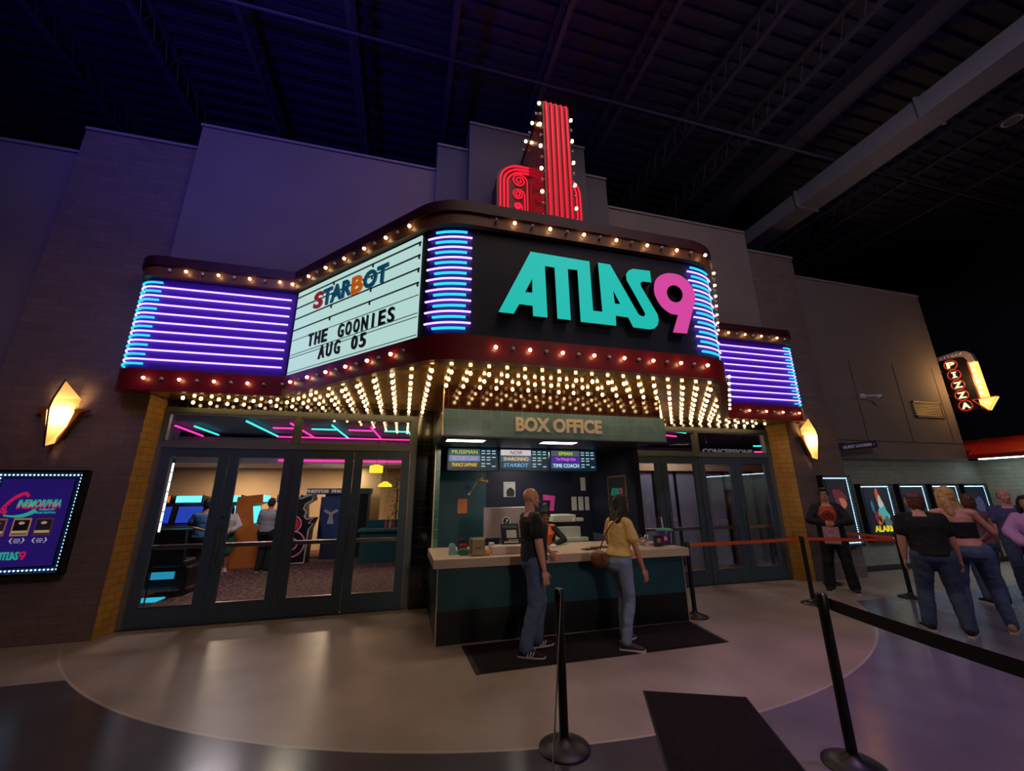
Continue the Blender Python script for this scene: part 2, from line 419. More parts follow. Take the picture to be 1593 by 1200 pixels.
# ceiling: ribbed deck, joists, cross pipes, duct
w = MB(); w.box(-16, -6, 10.35, 20, 18, 10.5)
for k in range(80): y = -5.8+k*.3; w.box(-16, y, 10.26, 20, y+.12, 10.36)
struct('ceiling', w, deck_m)
jm = MB()
jm.box(-.05, -6, 9.62, .05, 18, 9.68); jm.box(-.05, -6, 10.18, .05, 18, 10.26)
for k in range(60):
    y = -6+k*.4
    jm.tube([(0, y, 9.65), (0, y+.2, 10.2), (0, y+.4, 9.65)], .011, 5)
jmesh = jm.mesh('ceiling_joist', joist_m)
for x in (-6.6, -4.9, -3.2, -1.4, .4, 2.25, 4.0, 5.8, 7.3, 12.4, 14.4):
    o = bpy.data.objects.new('ceiling_joist', jmesh); COL.objects.link(o); o.location = (x, 0, 0); o['kind'] = 'structure'
w = MB(); w.box(8.5, -6, 9.9, 9.0, 18, 10.25); struct('ceiling_girder', w, joist_m)
d = thing('air_duct', 'long pale rectangular duct running under the dark ceiling', 'duct', (10.05, 4, 9.2))
MB().box(9.72, -5, 9.05, 10.38, 9.5, 9.5, .02).build('duct_run', duct_m, d)
for y in (-1.5, 1.2, 3.9, 6.6, 9.3): MB().box(9.69, y, 9.02, 10.41, y+.05, 9.53).build('flange', duct_m, d)
for y, z, lab in ((5.6, 9.58, 'thin sprinkler pipe crossing the ceiling just behind the red fin'),):
    p = MB().tube([(-14, y, z), (18, y, z)], .03, 8).build('sprinkler_pipe', joist_m); tag(p, lab, 'pipe')
p = thing('ceiling_speaker', 'small round white speaker on the dark ceiling, right of the duct', 'speaker', (12.7, 3.84, 9.7))
MB().lathe([(.17, 0), (.17, .03), (.12, .08), (.05, .12)], (12.7, 3.84, 9.68), 20).build('body', M('white_plastic', (210, 208, 215), .5), p, 40)
MB().lathe([(.13, -.012), (.13, 0)], (12.7, 3.84, 9.68), 20).build('grille', M('grey_grille', (120, 120, 128), .6), p, 40)
MB().tube([(12.7, 3.84, 9.79), (12.7, 3.84, 10.3)], .02, 6).build('drop_rod', joist_m, p)

# ------------------------------------------------------------------ entrance doors
door_m = M('teal_grey_door_paint', (66, 84, 98), .45, nz=(3, .06))
frame_m = M('grey_frame_paint', (104, 110, 112), .45, nz=(3, .06))
rubber_m = M('black_rubber', (16, 16, 18), .5)
steel = M('satin_steel', (190, 176, 164), .3, metal=1.0, nz=(14, .06), stretch=(1, 1, 20))
brass = M('warm_metal_strip', (176, 150, 122), .35, metal=.7, nz=(8, .05))
pane = glass_mat('door_glass', ior=2.1)
DY = 7.09
def door_set(x0, x1, n0, wn):
    fr = MB(); fr.cur = 0
    fr.box(x0-.06, DY-.04, 0, x0+.04, DY+.09, 3.04); fr.box(x1-.04, DY-.04, 0, x1+.06, DY+.09, 3.04)
    fr.box(x0+.04, DY-.04, 2.96, x1-.04, DY+.09, 3.04); fr.box(x0+.04, DY-.04, 2.43, x1-.04, DY+.09, 2.51)
    xm = (x0+x1)/2
    fr.box(xm-.035, DY-.04, 2.51, xm+.035, DY+.09, 2.96)
    struct('door_frame', fr, frame_m)
    struct('trim_%d' % (n0+5), MB().box(x0-.06, DY-.02, 3.04, x1+.06, DY+.08, 3.2), black_tile)
    for k, (a, b) in enumerate(((x0+.04, xm-.035), (xm+.035, x1-.04))):
        g = struct('window_%d' % (wn+k), MB().box(a+.02, DY-.0, 2.53, b-.02, DY+.006, 2.94), pane)
        fb = MB()
        for q in ((a, 2.51, a+.025, 2.96), (b-.025, 2.51, b, 2.96), (a, 2.51, b, 2.535), (a, 2.935, b, 2.96)):
            fb.box(q[0], DY-.03, q[1], q[2], DY+.03, q[3])
        fb.build('glazing_bead', frame_m, g)
    lw = (x1-x0-.08)/4
    for k in range(4):
        a = x0+.04+k*lw+.004; b = a+lw-.008
        d = thing('door_%d' % (n0+k), None, None, ((a+b)/2, DY, 0), kind='structure')
        st = .125 if lw < .88 else .135
        lf = MB()
        lf.box(a, DY-.022, .012, b, DY+.022, .27); lf.box(a, DY-.022, 2.29, b, DY+.022, 2.425)
        lf.box(a, DY-.022, .27, a+st, DY+.022, 2.29); lf.box(b-st, DY-.022, .27, b, DY+.022, 2.29)
        lf.build('leaf', door_m, d)
        MB().box(a+st-.01, DY-.003, .26, b-st+.01, DY+.003, 2.3).build('glass', pane, d)
        MB().box(a+st, DY-.032, .262, b-st, DY-.01, .272).build('glazing_strip', steel, d)
        pb = MB().box(a+st-.03, DY+.035, .99, b-st+.03, DY+.075, 1.05, .008); pb.box(a+st-.03, DY+.022, 1.0, a+st+.01, DY+.04, 1.04); pb.box(b-st-.01, DY+.022, 1.0, b-st+.03, DY+.04, 1.04)
        pb.build('push_bar', steel, d)
        if k % 2 == 1:
            hx = a+.055
            h = MB().tube([(hx, DY-.075, .72), (hx, DY-.075, 1.34)], .013, 10); h.tube([(hx, DY-.075, .8), (hx, DY-.02, .8)], .009, 8); h.tube([(hx, DY-.075, 1.26), (hx, DY-.02, 1.26)], .009, 8)
            h.build('pull_handle', steel, d, 40)
            MB().lathe([(.018, 0), (.018, .012)], (0, 0, 0), 14).xform(lambda p: Vector((a+.055+p.x, DY-.022-p.z, 1.42+p.y))).build('lock', steel, d, 40)
        for e, on in ((a, k in (0, 2)), (b, k in (1, 3))):
            if on: MB().box(e-.006 if e == b else e-.0, DY-.035, .02, e+.0 if e == b else e+.006, DY-.02, 2.42).build('edge_strip', brass, d)
    mm = MB().box(xm-.012, DY-.03, 0, xm+.012, DY+.03, 2.43); struct('door_frame', mm, rubber_m)
    struct('door_frame', MB().box(x0, DY-.06, .0, x1, DY+.08, .012), M('threshold', (90, 84, 78), .35, metal=.8))
door_set(-3.56, .12, 1, 1)
door_set(4.04, 7.73, 5, 3)
struct('wall_tile_left', MB().box(.18, 7.0, 0, .47, 7.12, 3.2), black_tile)
struct('wall_tile_right', MB().box(3.86, 7.0, 0, 3.98, 7.12, 3.2), black_tile)
# ------------------------------------------------------------------ theatre marquee
XC = 2.13
maroon = M('maroon_enamel', (132, 26, 32), .38, nz=(4, .12), coat=.1)
maroon_d = M('maroon_cap_enamel', (62, 18, 28), .5, nz=(4, .1))
bronze = M('bronze_band', (124, 80, 50), .45, nz=(4, .1))
violet_panel = M('violet_backing', (80, 26, 160), .5, nz=(3, .05))
corner_m = M('corner_backing', (44, 26, 116), .5, nz=(3, .05))
navy_panel = M('navy_sign_panel', (9, 15, 40), .6, nz=(3, .08))
soffit_m = M('soffit_bronze_laminate', (156, 118, 66), .13, metal=.4, nz=(3, .12), brick=(1.2, .6, .006, (60, 44, 28), 0), axes='xy')
bulb_on = glow('warm_bulb_glass', (1, .66, .28), 14.0)
bulb_off = M('clear_bulb_glass', (190, 186, 196), .08, nz=(3, .02), spec=.9, coat=1)
neon_w = glow('violet_neon', (.40, .22, 1.0), 3.6)
neon_c = glow('cyan_neon', (.015, .58, .86), 1.35)

def base_outline():
    L = [(-3.9, 6.6)]
    for k in range(7): a = math.radians(180+15*k); L.append((-3.68+.22*math.cos(a), 6.59+.22*math.sin(a)))
    L.append((-1.82, 6.37)); iA = len(L)-1
    P0, C, P2 = Vector((.06, 4.355)), Vector((.27, 4.13)), Vector((.62, 4.13))
    for k in range(13):
        t = k/12; q = P0*(1-t)**2+C*2*t*(1-t)+P2*t*t; L.append((q.x, q.y))
    R = [(2*XC-x, y) for x, y in reversed(L)]
    return L+R, iA, iA+1, len(L)-1
OUT, IA, IB, IF = base_outline(); NO = len(OUT)
def off_outline(d):
    res = []
    for i, p in enumerate(OUT):
        p = Vector(p); ns = []
        for a, b in ((i-1, i), (i, i+1)):
            if a < 0 or b >= NO: continue
            t = Vector(OUT[b])-Vector(OUT[a])
            if t.length > 1e-5: t.normalize(); ns.append(Vector((t.y, -t.x)))
        n = sum(ns, Vector((0, 0))); k = n.length
        n = n/k if k else ns[0]
        c = n.dot(ns[0]); res.append(p+n*d/max(c, .5))
    return res
def band(i0, i1, do, di, z0, z1):
    O = off_outline(do)[i0:i1+1]; I = off_outline(di)[i0:i1+1]
    return MB().prism_z([tuple(p) for p in O]+[tuple(p) for p in reversed(I)], z0, z1)
def mir(i): return NO-1-i
iLc, iLe = 1, 8          # left end arc .. start of its straight run
mq = thing('theater_marquee', 'wraparound theatre marquee with neon bands, bulbs, letterboards and big teal name sign', 'marquee', (XC, 6.3, 3.12))
band(0, NO-1, .05, -.05, 3.12, 3.42).build('lower_fascia', maroon, mq, 30)
band(0, NO-1, .07, -.05, 4.84, 5.0).build('bulb_band', bronze, mq, 30)
band(0, NO-1, .10, -.05, 5.0, 5.15).build('cap_fascia', maroon_d, mq, 30)
MB().prism_z([tuple(p) for p in off_outline(-.05)], 5.08, 5.12).build('roof', maroon_d, mq)
band(0, IA, 0, -.05, 3.42, 4.84).build('wing_panel', violet_panel, mq, 30)
band(mir(IA), NO-1, 0, -.05, 3.42, 4.84).build('wing_panel', violet_panel, mq, 30)
band(IB, IF, 0, -.05, 3.42, 4.84).build('corner_panel', corner_m, mq, 30)
band(mir(IF), mir(IB), 0, -.05, 3.42, 4.84).build('corner_panel', corner_m, mq, 30)
band(IF, mir(IF), 0, -.05, 3.42, 4.84).build('sign_panel', navy_panel, mq)
inner = [tuple(p) for p in off_outline(-.052)]
sp = [(-3.56, 7.04)]+[q for q in inner if q[1] < 6.6]+[(7.74, 7.04)]
MB().prism_z(sp, 3.155, 3.195).build('soffit', soffit_m, mq)

rim = [tuple(p) for p in off_outline(-.052)]
for pts in ([q for q in rim if q[0] < -3.6]+[(-3.57, rim[8][1]), (-3.57, 6.62)], [q for q in rim if q[0] > 7.86]+[(7.75, 6.62), (7.75, rim[8][1])]):
    MB().prism_z(pts, 3.148, 3.156).build('soffit_red_lit_rim', maroon, mq)  # red light on the soffit ends put into the colour as maroon pieces
# letterboards on the two angled faces
A2 = Vector((-1.82, 6.37)); D2 = (Vector((.27, 4.13))-A2).normalized(); N2 = Vector((D2.y, -D2.x))
def angled(side):
    def fn(u, v, t):
        q = A2+D2*u+N2*t
        return (q.x if side < 0 else 2*XC-q.x, q.y, v)
    return fn
board_lit = glow('letterboard_backlit_acrylic', lin(196, 236, 228), .80)
black_m = M('matt_black', (14, 14, 16), .5, nz=(5, .1))
rail_f = M('clear_rail', (150, 176, 176), .4)
red_l = M('red_letter_acrylic', (196, 30, 50), .35, em=lin(170, 10, 40), es=.35)
blue_l = M('blue_letter_acrylic', (22, 92, 122), .35, em=lin(10, 90, 120), es=.35)
orange_l = M('orange_letter_acrylic', (226, 120, 30), .35, em=lin(226, 110, 20), es=.45)
for side in (-1, 1):
    fn = angled(side)
    MB().prism([(.02, 3.42), (2.86, 3.42), (2.86, 4.84), (.02, 4.84)], -.06, .0, fn).build('letterboard_case', navy_panel, mq)
    bd = MB().prism([(.07, 3.425), (2.735, 3.425), (2.735, 4.80), (.07, 4.80)], 0, .015, fn).build('letterboard', board_lit, mq)
    rl = MB()
    for z in (4.70, 4.52, 4.335, 4.145):
        rl.prism([(.075, z-.006), (2.735, z-.006), (2.735, z+.006), (.075, z+.006)], .015, .032, fn)
        for q in (1.0, 1.85, 2.715): rl.prism([(q-.008, z-.05), (q+.008, z-.05), (q+.008, z), (q-.008, z)], .015, .032, fn)
    rl.build('letter_rail', black_m, bd)
    rf = MB()
    for z in (3.98, 3.745, 3.70, 3.47): rf.prism([(.075, z-.004), (2.735, z-.004), (2.735, z+.004), (.075, z+.004)], .015, .024, fn)
    rf.build('lower_rail', rail_f, bd)
    if side < 0:
        def put(txt, u0, u1, zc, h, m, bold, sp=1.0):
            g = text_geo(txt, 1, .02, bold, spacing=sp); vs, fs = g
            x0 = min(q.x for q in vs); x1 = max(q.x for q in vs); y0 = min(q.y for q in vs); y1 = max(q.y for q in vs)
            mb = MB(); mb.add([fn(u0+(q.x-x0)/(x1-x0)*(u1-u0), zc+((q.y-y0)/(y1-y0)-.5)*h, .042+q.z) for q in vs], fs)
            mb.build('letters', m, bd)
        for txt, u0, u1, m in (('S', .58, .80, red_l), ('TAR', .80, 1.46, blue_l), ('B', 1.46, 1.70, orange_l), ('OT', 1.71, 2.19, blue_l)):
            put(txt, u0, u1, 4.475-.02*(u0-1.4), .265, m, .035)
        for wd, u, pitch, zc, hh in (('THE', .57, .165, 3.875, .195), ('GOONIES', 1.27, .164, 3.85, .20), ('AUG', .87, .178, 3.63, .20), ('05', 1.59, .165, 3.61, .195)):
            for q, ch in enumerate(wd): put(ch, u+pitch*q+(.04 if ch == 'I' else 0), u+pitch*q+(.068 if ch == 'I' else .132 if ch == 'A' else .116), zc-.004*q, hh, black_m, .018)

# neon tubes
def outline_path(pts, z): return [(p[0], p[1], z) for p in pts]
Ot = off_outline(.035)
ZW = [4.675-.139*k for k in range(9)]; ZCY = [4.745-.139*k for k in range(10)]
for side in (-1, 1):
    mx = (lambda p: p) if side < 0 else (lambda p: Vector((2*XC-p[0], p[1])))
    wing_w = [mx(p) for p in [Vector((-1.88, 6.335))]+[Ot[i] for i in range(7, 0, -1)]]
    wing_c = [mx(p) for p in [Vector((-3.60, 6.335))]+[Ot[i] for i in range(7, 0, -1)]]
    cw = [mx(p) for p in [Ot[i] for i in range(IB+2, IF+1)]]
    cc = [mx(p) for p in [Ot[i] for i in range(IB+4, IF)]]
    for z in ZW:
        MB().tube(outline_path(wing_w, z), .0125, 6).build('neon_tube', neon_w, mq, True)
        MB().tube(outline_path(cw, z), .0115, 6).build('neon_tube', neon_w, mq, True)
    for z in ZCY:
        MB().tube(outline_path(wing_c, z), .016, 6).build('neon_tube', neon_c, mq, True)
        MB().tube(outline_path(cc, z), .015, 6).build('neon_tube', neon_c, mq, True)

# name sign
TEAL = [(0.922, 3.696), (1.323, 4.545), (2.102, 4.531), (2.105, 3.847), (2.233, 3.848), (2.224, 4.533), (2.392, 4.532), (2.734, 3.87), (2.773, 3.851), (2.815, 3.853), (2.833, 3.881), (2.825, 3.917), (2.615, 4.338), (2.612, 4.422), (2.65, 4.481), (2.717, 4.519), (2.973, 4.525), (2.973, 4.357), (2.85, 4.356), (2.808, 4.323), (2.815, 4.271), (3.011, 3.902), (3.018, 3.821), (2.992, 3.748), (2.945, 3.703), (2.879, 3.682), (2.643, 3.687), (2.584, 3.813), (2.409, 3.819), (2.405, 3.682), (1.935, 3.684), (1.932, 4.385), (1.801, 4.38), (1.804, 3.692), (1.637, 3.693), (1.628, 4.374), (1.501, 4.377), (1.51, 3.693), (1.336, 3.692), (1.333, 3.823), (1.17, 3.825), (1.102, 3.695)]
TH1 = [(1.336, 4.178), (1.334, 3.99), (1.242, 3.985)]; TH2 = [(2.403, 4.17), (2.492, 3.983), (2.411, 3.983)]
NINE = [(3.419, 3.68), (3.212, 3.676), (3.323, 3.931), (3.2, 3.944), (3.081, 4.034), (3.012, 4.171), (3.01, 4.298), (3.052, 4.411), (3.15, 4.496), (3.279, 4.537), (3.436, 4.527), (3.561, 4.438), (3.623, 4.315), (3.628, 4.229), (3.607, 4.14)]
NH = [(3.44, 4.252), (3.43, 4.201), (3.403, 4.156), (3.362, 4.124), (3.315, 4.108), (3.267, 4.112), (3.227, 4.134), (3.2, 4.172), (3.19, 4.22), (3.199, 4.27), (3.226, 4.315), (3.266, 4.348), (3.314, 4.365), (3.362, 4.362), (3.403, 4.339), (3.431, 4.3)]
def smooth_loop(lp, keep):
    """Round the outline between the corners listed in keep."""
    out = []; n = len(lp)
    for i in range(n):
        out.append(lp[i])
    return out
N9 = bezier([(x, y, 0) for x, y in NINE[2:]], 5); NINE_S = NINE[:2]+[(p.x, p.y) for p in N9]
teal_face = glow('teal_sign_face', lin(22, 198, 186), .86); pink_face = glow('pink_sign_face', lin(226, 74, 168), .86)
dark_ret = M('sign_letter_return', (14, 16, 22), .5)
def chan(name, loops, face):
    p = MB(); place(shape_geo(loops, .10), (0, 4.06, 0), mb=p)
    o = p.build(name, dark_ret, mq)
    f = MB(); place(shape_geo(loops, .006), (0, 4.006, 0), mb=f); f.build('lit_face', face, o)
chan('name_letters', [TEAL, TH1, TH2], teal_face)
chan('name_numeral', [NINE_S, NH], pink_face)

# bulbs on the fascias: lit and unlit alternate
def bulb_mesh(nm, m, r=.0215, stem=True):
    b = MB(); b.ell((0, -.038, 0), (r, r*1.15, r), None, 8, 6); b.cur = 1
    b.tube([(0, -.03, 0), (0, .006, 0)], [r*.55, r*.7], 8)
    return b.mesh(nm, [m, M('brass_socket', (150, 120, 70), .35, metal=.9)], True)
fb_on = bulb_mesh('fascia_bulb_lit', bulb_on); fb_off = bulb_mesh('fascia_bulb_unlit', bulb_off)
def row(p0, p1, n, z, off, first_lit, both_lit=False):
    p0 = Vector(p0); p1 = Vector(p1); t = (p1-p0).normalized(); nn = Vector((t.y, -t.x)); ang = math.atan2(-nn.x, nn.y)+PI
    for k in range(n):
        q = p0.lerp(p1, k/(n-1))+nn*off
        inst('fascia_bulb', fb_on if (k % 2 == 0) == first_lit else fb_off, (q.x, q.y, z), mq, (0, 0, ang))
B2 = Vector((.06, 4.355)); mxv = lambda p: Vector((2*XC-p[0], p[1]))
for z, off, a, b in ((3.28, .05, 0, 1), (4.93, .07, 0, 1)):
    up = z > 4
    row((-3.52, 6.37), (-2.06, 6.37), 8 if not up else 8, z, off, not up)
    row(A2+D2*(.12 if not up else .02), A2+D2*(2.62 if not up else 2.60), 13, z, off, up)
    row((.90, 4.13), (3.70, 4.13) if not up else (3.92, 4.13), 14 if up else 15, z, off, not up)
    r0, r1 = mxv(A2+D2*2.60), mxv(A2+D2*.12); row(r0, r1, 13, z, off, True)
    row((6.38, 6.37), (7.86, 6.37), 8, z, off, up)

# bulbs under the soffit
def in_poly(x, y, P):
    c = False; j = len(P)-1
    for i in range(len(P)):
        if (P[i][1] > y) != (P[j][1] > y) and x < (P[j][0]-P[i][0])*(y-P[i][1])/(P[j][1]-P[i][1])+P[i][0]: c = not c
        j = i
    return c
OI = [tuple(p) for p in off_outline(-.09)]
cand = []
for i in range(-18, 33):
    for j in range(10):
        x = .465+.2285*i; y = 4.21+.305*j
        if y > 6.5 and not (-3.4 < x < 7.5): continue
        if y <= 6.5 and not in_poly(x, y, OI): continue
        if y > 5.2 and .40 < x < 3.95: continue
        cand.append((x, y))
cand.sort(key=lambda p: Vector((p[0], p[1], 3.1)).length)
sb = MB(); sb.ell((0, 0, -.052), (.0235, .0235, .027), None, 8, 6); sb.cur = 1; sb.lathe([(.017, -.03), (.02, .004)], n=8)
sbm = sb.mesh('soffit_bulb', [bulb_on, M('brass_socket')], True)
for x, y in cand[:100]: inst('soffit_bulb', sbm, (x, y, 3.155), mq)
rest = MB()
for x, y in cand[100:]:
    rest.cur = 0; rest.ell((x, y, 3.103), (.0235, .0235, .027), None, 8, 6); rest.cur = 1; rest.lathe([(.017, -.03), (.02, .004)], (x, y, 3.155), 8)
o = rest.build('soffit_bulb', [bulb_on, M('brass_socket')], mq, True); o['kind'] = 'stuff'

# ------------------------------------------------------------------ red neon fin and panel on top of the marquee
tw = thing('neon_tower_sign', 'tall red neon fin with scroll panel standing on the marquee roof', 'neon sign', (2.15, 5.4, 5.15))
red_body = M('red_enamel', (132, 22, 34), .3, nz=(3, .08), coat=.4)
dark_edge = M('black_edge_trim', (16, 12, 14), .4)
neon_r = glow('red_neon', (1.0, .010, .040), 1.0)
fx0, fx1, fy0, fy1 = 1.93, 2.40, 4.97, 6.29
MB().box(fx0, fy0, 5.15, fx1, fy1, 8.28).build('fin', red_body, tw)
e = MB(); e.box(fx0-.012, fy0-.005, 8.20, fx0, fy1, 8.29); e.box(fx0-.012, fy0-.005, 5.15, fx0, fy0+.06, 8.2); e.box(fx1, fy0-.005, 5.15, fx1+.012, fy0+.06, 8.29)
e.build('edge_trim', dark_edge, tw)
for k in range(5):
    x = fx0+.05+k*(fx1-fx0-.1)/4
    pth = [(x, fy0-.035, 5.17), (x, fy0-.035, 8.20)]+[(x, fy0-.035+.10*(1-math.cos(a)), 8.20+.10*math.sin(a)) for a in (.4, .8, 1.2, PI/2)]+[(x, fy0+.3, 8.31)]
    MB().tube(pth, .017, 8).build('neon_tube', neon_r, tw, True)
tb = MB(); tb.ell((-.045, 0, 0), (.03, .03, .03), None, 8, 6); tb.cur = 1; tb.tube([(-.025, 0, 0), (.005, 0, 0)], [.016, .02], 8)
tb_on = tb.mesh('fin_bulb_lit', [bulb_on, M('brass_socket')], True); tb_off = MB(); tb_off.ell((-.04, 0, 0), (.024, .024, .024), None, 8, 6); tb_off.cur = 1; tb_off.tube([(-.02, 0, 0), (.005, 0, 0)], [.016, .02], 8)
tb_off = tb_off.mesh('fin_bulb_unlit', [bulb_off, M('brass_socket')], True)
for k in range(14):
    z = 8.24-k*.23
    inst('fin_bulb', tb_on if k % 2 == 0 else tb_off, (fx0-.012, fy0+.02, z), tw)
    inst('fin_bulb', tb_on if k % 2 == 0 else tb_off, (fx1+.012, fy0+.03, z-.2), tw, (0, 0, PI))
for k in range(1, 6):
    inst('fin_bulb', tb_on if k % 2 == 0 else tb_off, (fx0-.012, fy0+.02+k*.2, 8.25), tw)
# panel behind the fin
def round_top(x0, x1, z0, z1, r, n=8):
    return [(x0, z0)]+[(x0+r-r*math.cos(a), z1-r+r*math.sin(a)) for a in [PI/2*k/n for k in range(n+1)]]+[(x1-r+r*math.sin(a), z1-r+r*math.cos(a)) for a in [PI/2*k/n for k in range(n+1)]]+[(x1, z0)]
pxc = 2.165
panel_m = M('dull_red_panel', (96, 34, 42), .4, nz=(3, .08))
MB().prism_y(round_top(pxc-.85, pxc+.85, 5.15, 7.72, .42), 5.86, 6.29).build('scroll_panel', panel_m, tw)
for d in (.06, .13, .20):
    lp = round_top(pxc-.85+d, pxc+.85-d, 5.16, 7.72-d, .42-d*.7)
    MB().tube([(x, 5.83, z) for x, z in lp], .019, 8).build('neon_tube', neon_r, tw, True)
for sg in (-1, 1):
    for q, (zc, rr, xo) in enumerate(((7.34, .15, .27), (7.03, .12, .325), (6.77, .075, .38))):
        x_in = pxc+sg*xo; cx = x_in+sg*rr
        sp_ = [(x_in, 5.835, 5.16), (x_in, 5.835, zc-.3)]
        for k in range(44):
            a = k/43*4.4*PI; r_ = rr*(1-.86*k/43); sp_.append((cx-sg*r_*math.cos(a), 5.835, zc+r_*math.sin(a)))
        MB().tube(sp_, .014, 6).build('neon_tube', neon_r, tw, True)
# ------------------------------------------------------------------ box office
teal_cab = M('teal_cabinet_paint', (22, 74, 84), .4, nz=(3, .07))
kick_m = M('black_kick', (14, 14, 16), .4, nz=(3, .1))
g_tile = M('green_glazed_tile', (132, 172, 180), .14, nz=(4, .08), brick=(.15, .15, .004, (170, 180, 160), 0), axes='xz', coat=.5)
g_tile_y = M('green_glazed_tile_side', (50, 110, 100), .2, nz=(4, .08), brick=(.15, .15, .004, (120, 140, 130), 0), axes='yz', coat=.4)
br_tile = M('brown_glazed_tile', (66, 30, 24), .07, nz=(4, .15), brick=(.15, .15, .004, (110, 76, 50), 0), axes='xz', coat=.8)
br_tile_y = M('brown_glazed_tile_side', (66, 34, 26), .07, nz=(4, .15), brick=(.15, .15, .004, (150, 110, 70), 0), axes='yz', coat=.8)
navy_wall = M('navy_booth_wall', (26, 30, 50), .5, nz=(2, .08), spec=.3)
booth_teal = M('teal_booth_door', (24, 66, 78), .5, nz=(2, .08))
trim_m = M('brass_tile_trim', (206, 176, 132), .3, metal=.5)
bo = thing('box_office', 'walk-up box office booth with green tiled header and teal front', 'ticket booth', (2.17, 6.2, 0))
MB().box(.46, 5.30, .36, 3.92, 5.42, .84).build('front_panel', teal_cab, bo)
k = MB(); k.box(.46, 5.30, 0, 3.92, 5.42, .36); k.build('kick_panel', kick_m, bo)
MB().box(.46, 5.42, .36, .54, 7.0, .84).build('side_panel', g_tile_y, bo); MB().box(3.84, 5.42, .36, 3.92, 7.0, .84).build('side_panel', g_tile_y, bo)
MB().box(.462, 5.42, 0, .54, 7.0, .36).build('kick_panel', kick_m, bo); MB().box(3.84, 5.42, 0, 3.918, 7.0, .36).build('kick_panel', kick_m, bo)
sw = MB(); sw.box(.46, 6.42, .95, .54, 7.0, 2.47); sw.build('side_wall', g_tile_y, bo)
MB().box(.452, 6.408, .95, .466, 6.425, 2.47).build('edge_trim', trim_m, bo)
MB().box(.453, 5.288, 0, .467, 5.302, .84).build('edge_trim', trim_m, bo); MB().box(3.908, 5.288, 0, 3.922, 5.302, .84).build('edge_trim', trim_m, bo)
MB().box(3.80, 6.2, .95, 3.90, 7.98, 2.47).build('inner_wall', navy_wall, bo)
MB().box(3.80, 6.18, .95, 3.92, 6.2, 2.47).build('end_trim', kick_m, bo)
MB().box(.54, 7.9, 0, 3.80, 8.0, 2.47).build('inner_wall', navy_wall, bo)
MB().box(.46, 7.13, 0, .56, 7.98, 2.47).build('inner_wall', navy_wall, bo)
MB().box(.56, 5.6, -.0, 3.8, 7.9, .01).build('booth_floor', kick_m, bo)
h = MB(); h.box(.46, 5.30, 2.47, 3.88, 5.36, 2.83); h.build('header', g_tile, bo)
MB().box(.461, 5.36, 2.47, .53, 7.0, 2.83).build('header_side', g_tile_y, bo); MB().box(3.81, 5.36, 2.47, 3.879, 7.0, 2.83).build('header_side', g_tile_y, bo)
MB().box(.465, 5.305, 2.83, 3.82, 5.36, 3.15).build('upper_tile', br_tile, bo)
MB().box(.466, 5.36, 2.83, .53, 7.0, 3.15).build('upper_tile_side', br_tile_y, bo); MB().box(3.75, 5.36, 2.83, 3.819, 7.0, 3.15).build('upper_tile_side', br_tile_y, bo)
MB().box(.448, 5.292, 2.47, .464, 5.308, 3.15).build('edge_trim', trim_m, bo)
MB().box(.47, 5.31, 2.46, 3.87, 7.95, 2.5).build('booth_ceiling', navy_wall, bo)
MB().box(.455, 5.292, 2.455, 3.885, 5.37, 2.472).build('header_lip', M('pale_lip', (120, 132, 130), .7), bo)
gold = M('gold_letter_paint', (255, 240, 214), .45, nz=(5, .05))
l = MB(); place(text_geo('BOX OFFICE', .26, .03, .012, 1.32), (2.12, 5.28, 2.645), mb=l); 
l.build('header_letters', gold, bo)
# framed door in the booth's back wall
MB().box(.60, 7.86, 0, 1.56, 7.9, 2.14).build('staff_door', booth_teal, bo)
MB().box(.56, 7.85, 2.14, 1.62, 7.9, 2.19).build('door_track', kick_m, bo)
panel_l = glow('booth_panel_light', (1.0, .88, .68), 17.0)
for x, lab in ((.82, 'square warm ceiling light in the booth, above the first menu screen'), (2.24, 'square warm ceiling light in the booth, above the middle menu screen')):
    t = thing('recessed_light', lab, 'ceiling light', (x, 5.66, 2.46), group='booth ceiling lights')
    MB().box(x-.27, 5.56, 2.45, x+.27, 5.78, 2.459).build('diffuser', panel_l, t)
    f = MB()
    for q in ((x-.29, 5.54, x-.27, 5.80), (x+.27, 5.54, x+.29, 5.80), (x-.27, 5.54, x+.27, 5.56), (x-.27, 5.78, x+.27, 5.80)): f.box(q[0], q[1], 2.446, q[2], q[3], 2.459)
    f.build('frame', M('white_trim', (200, 196, 188), .5), t)
lamp('booth_back_fill', 'AREA', (2.2, 7.1, 2.44), (2.2, 7.15, 0), (1, .90, .76), 16, .5)  # unseen area fill added to brighten the back of the booth
# worktop
wt = M('pale_laminate_worktop', (202, 176, 152), .35, nz=(6, .06), stretch=(1, 6, 6))
w_ = MB().box(.40, 5.20, .842, 3.97, 6.40, .946, .004).build('countertop', wt); tag(w_, 'long pale laminate countertop along the front of the box office', 'countertop')

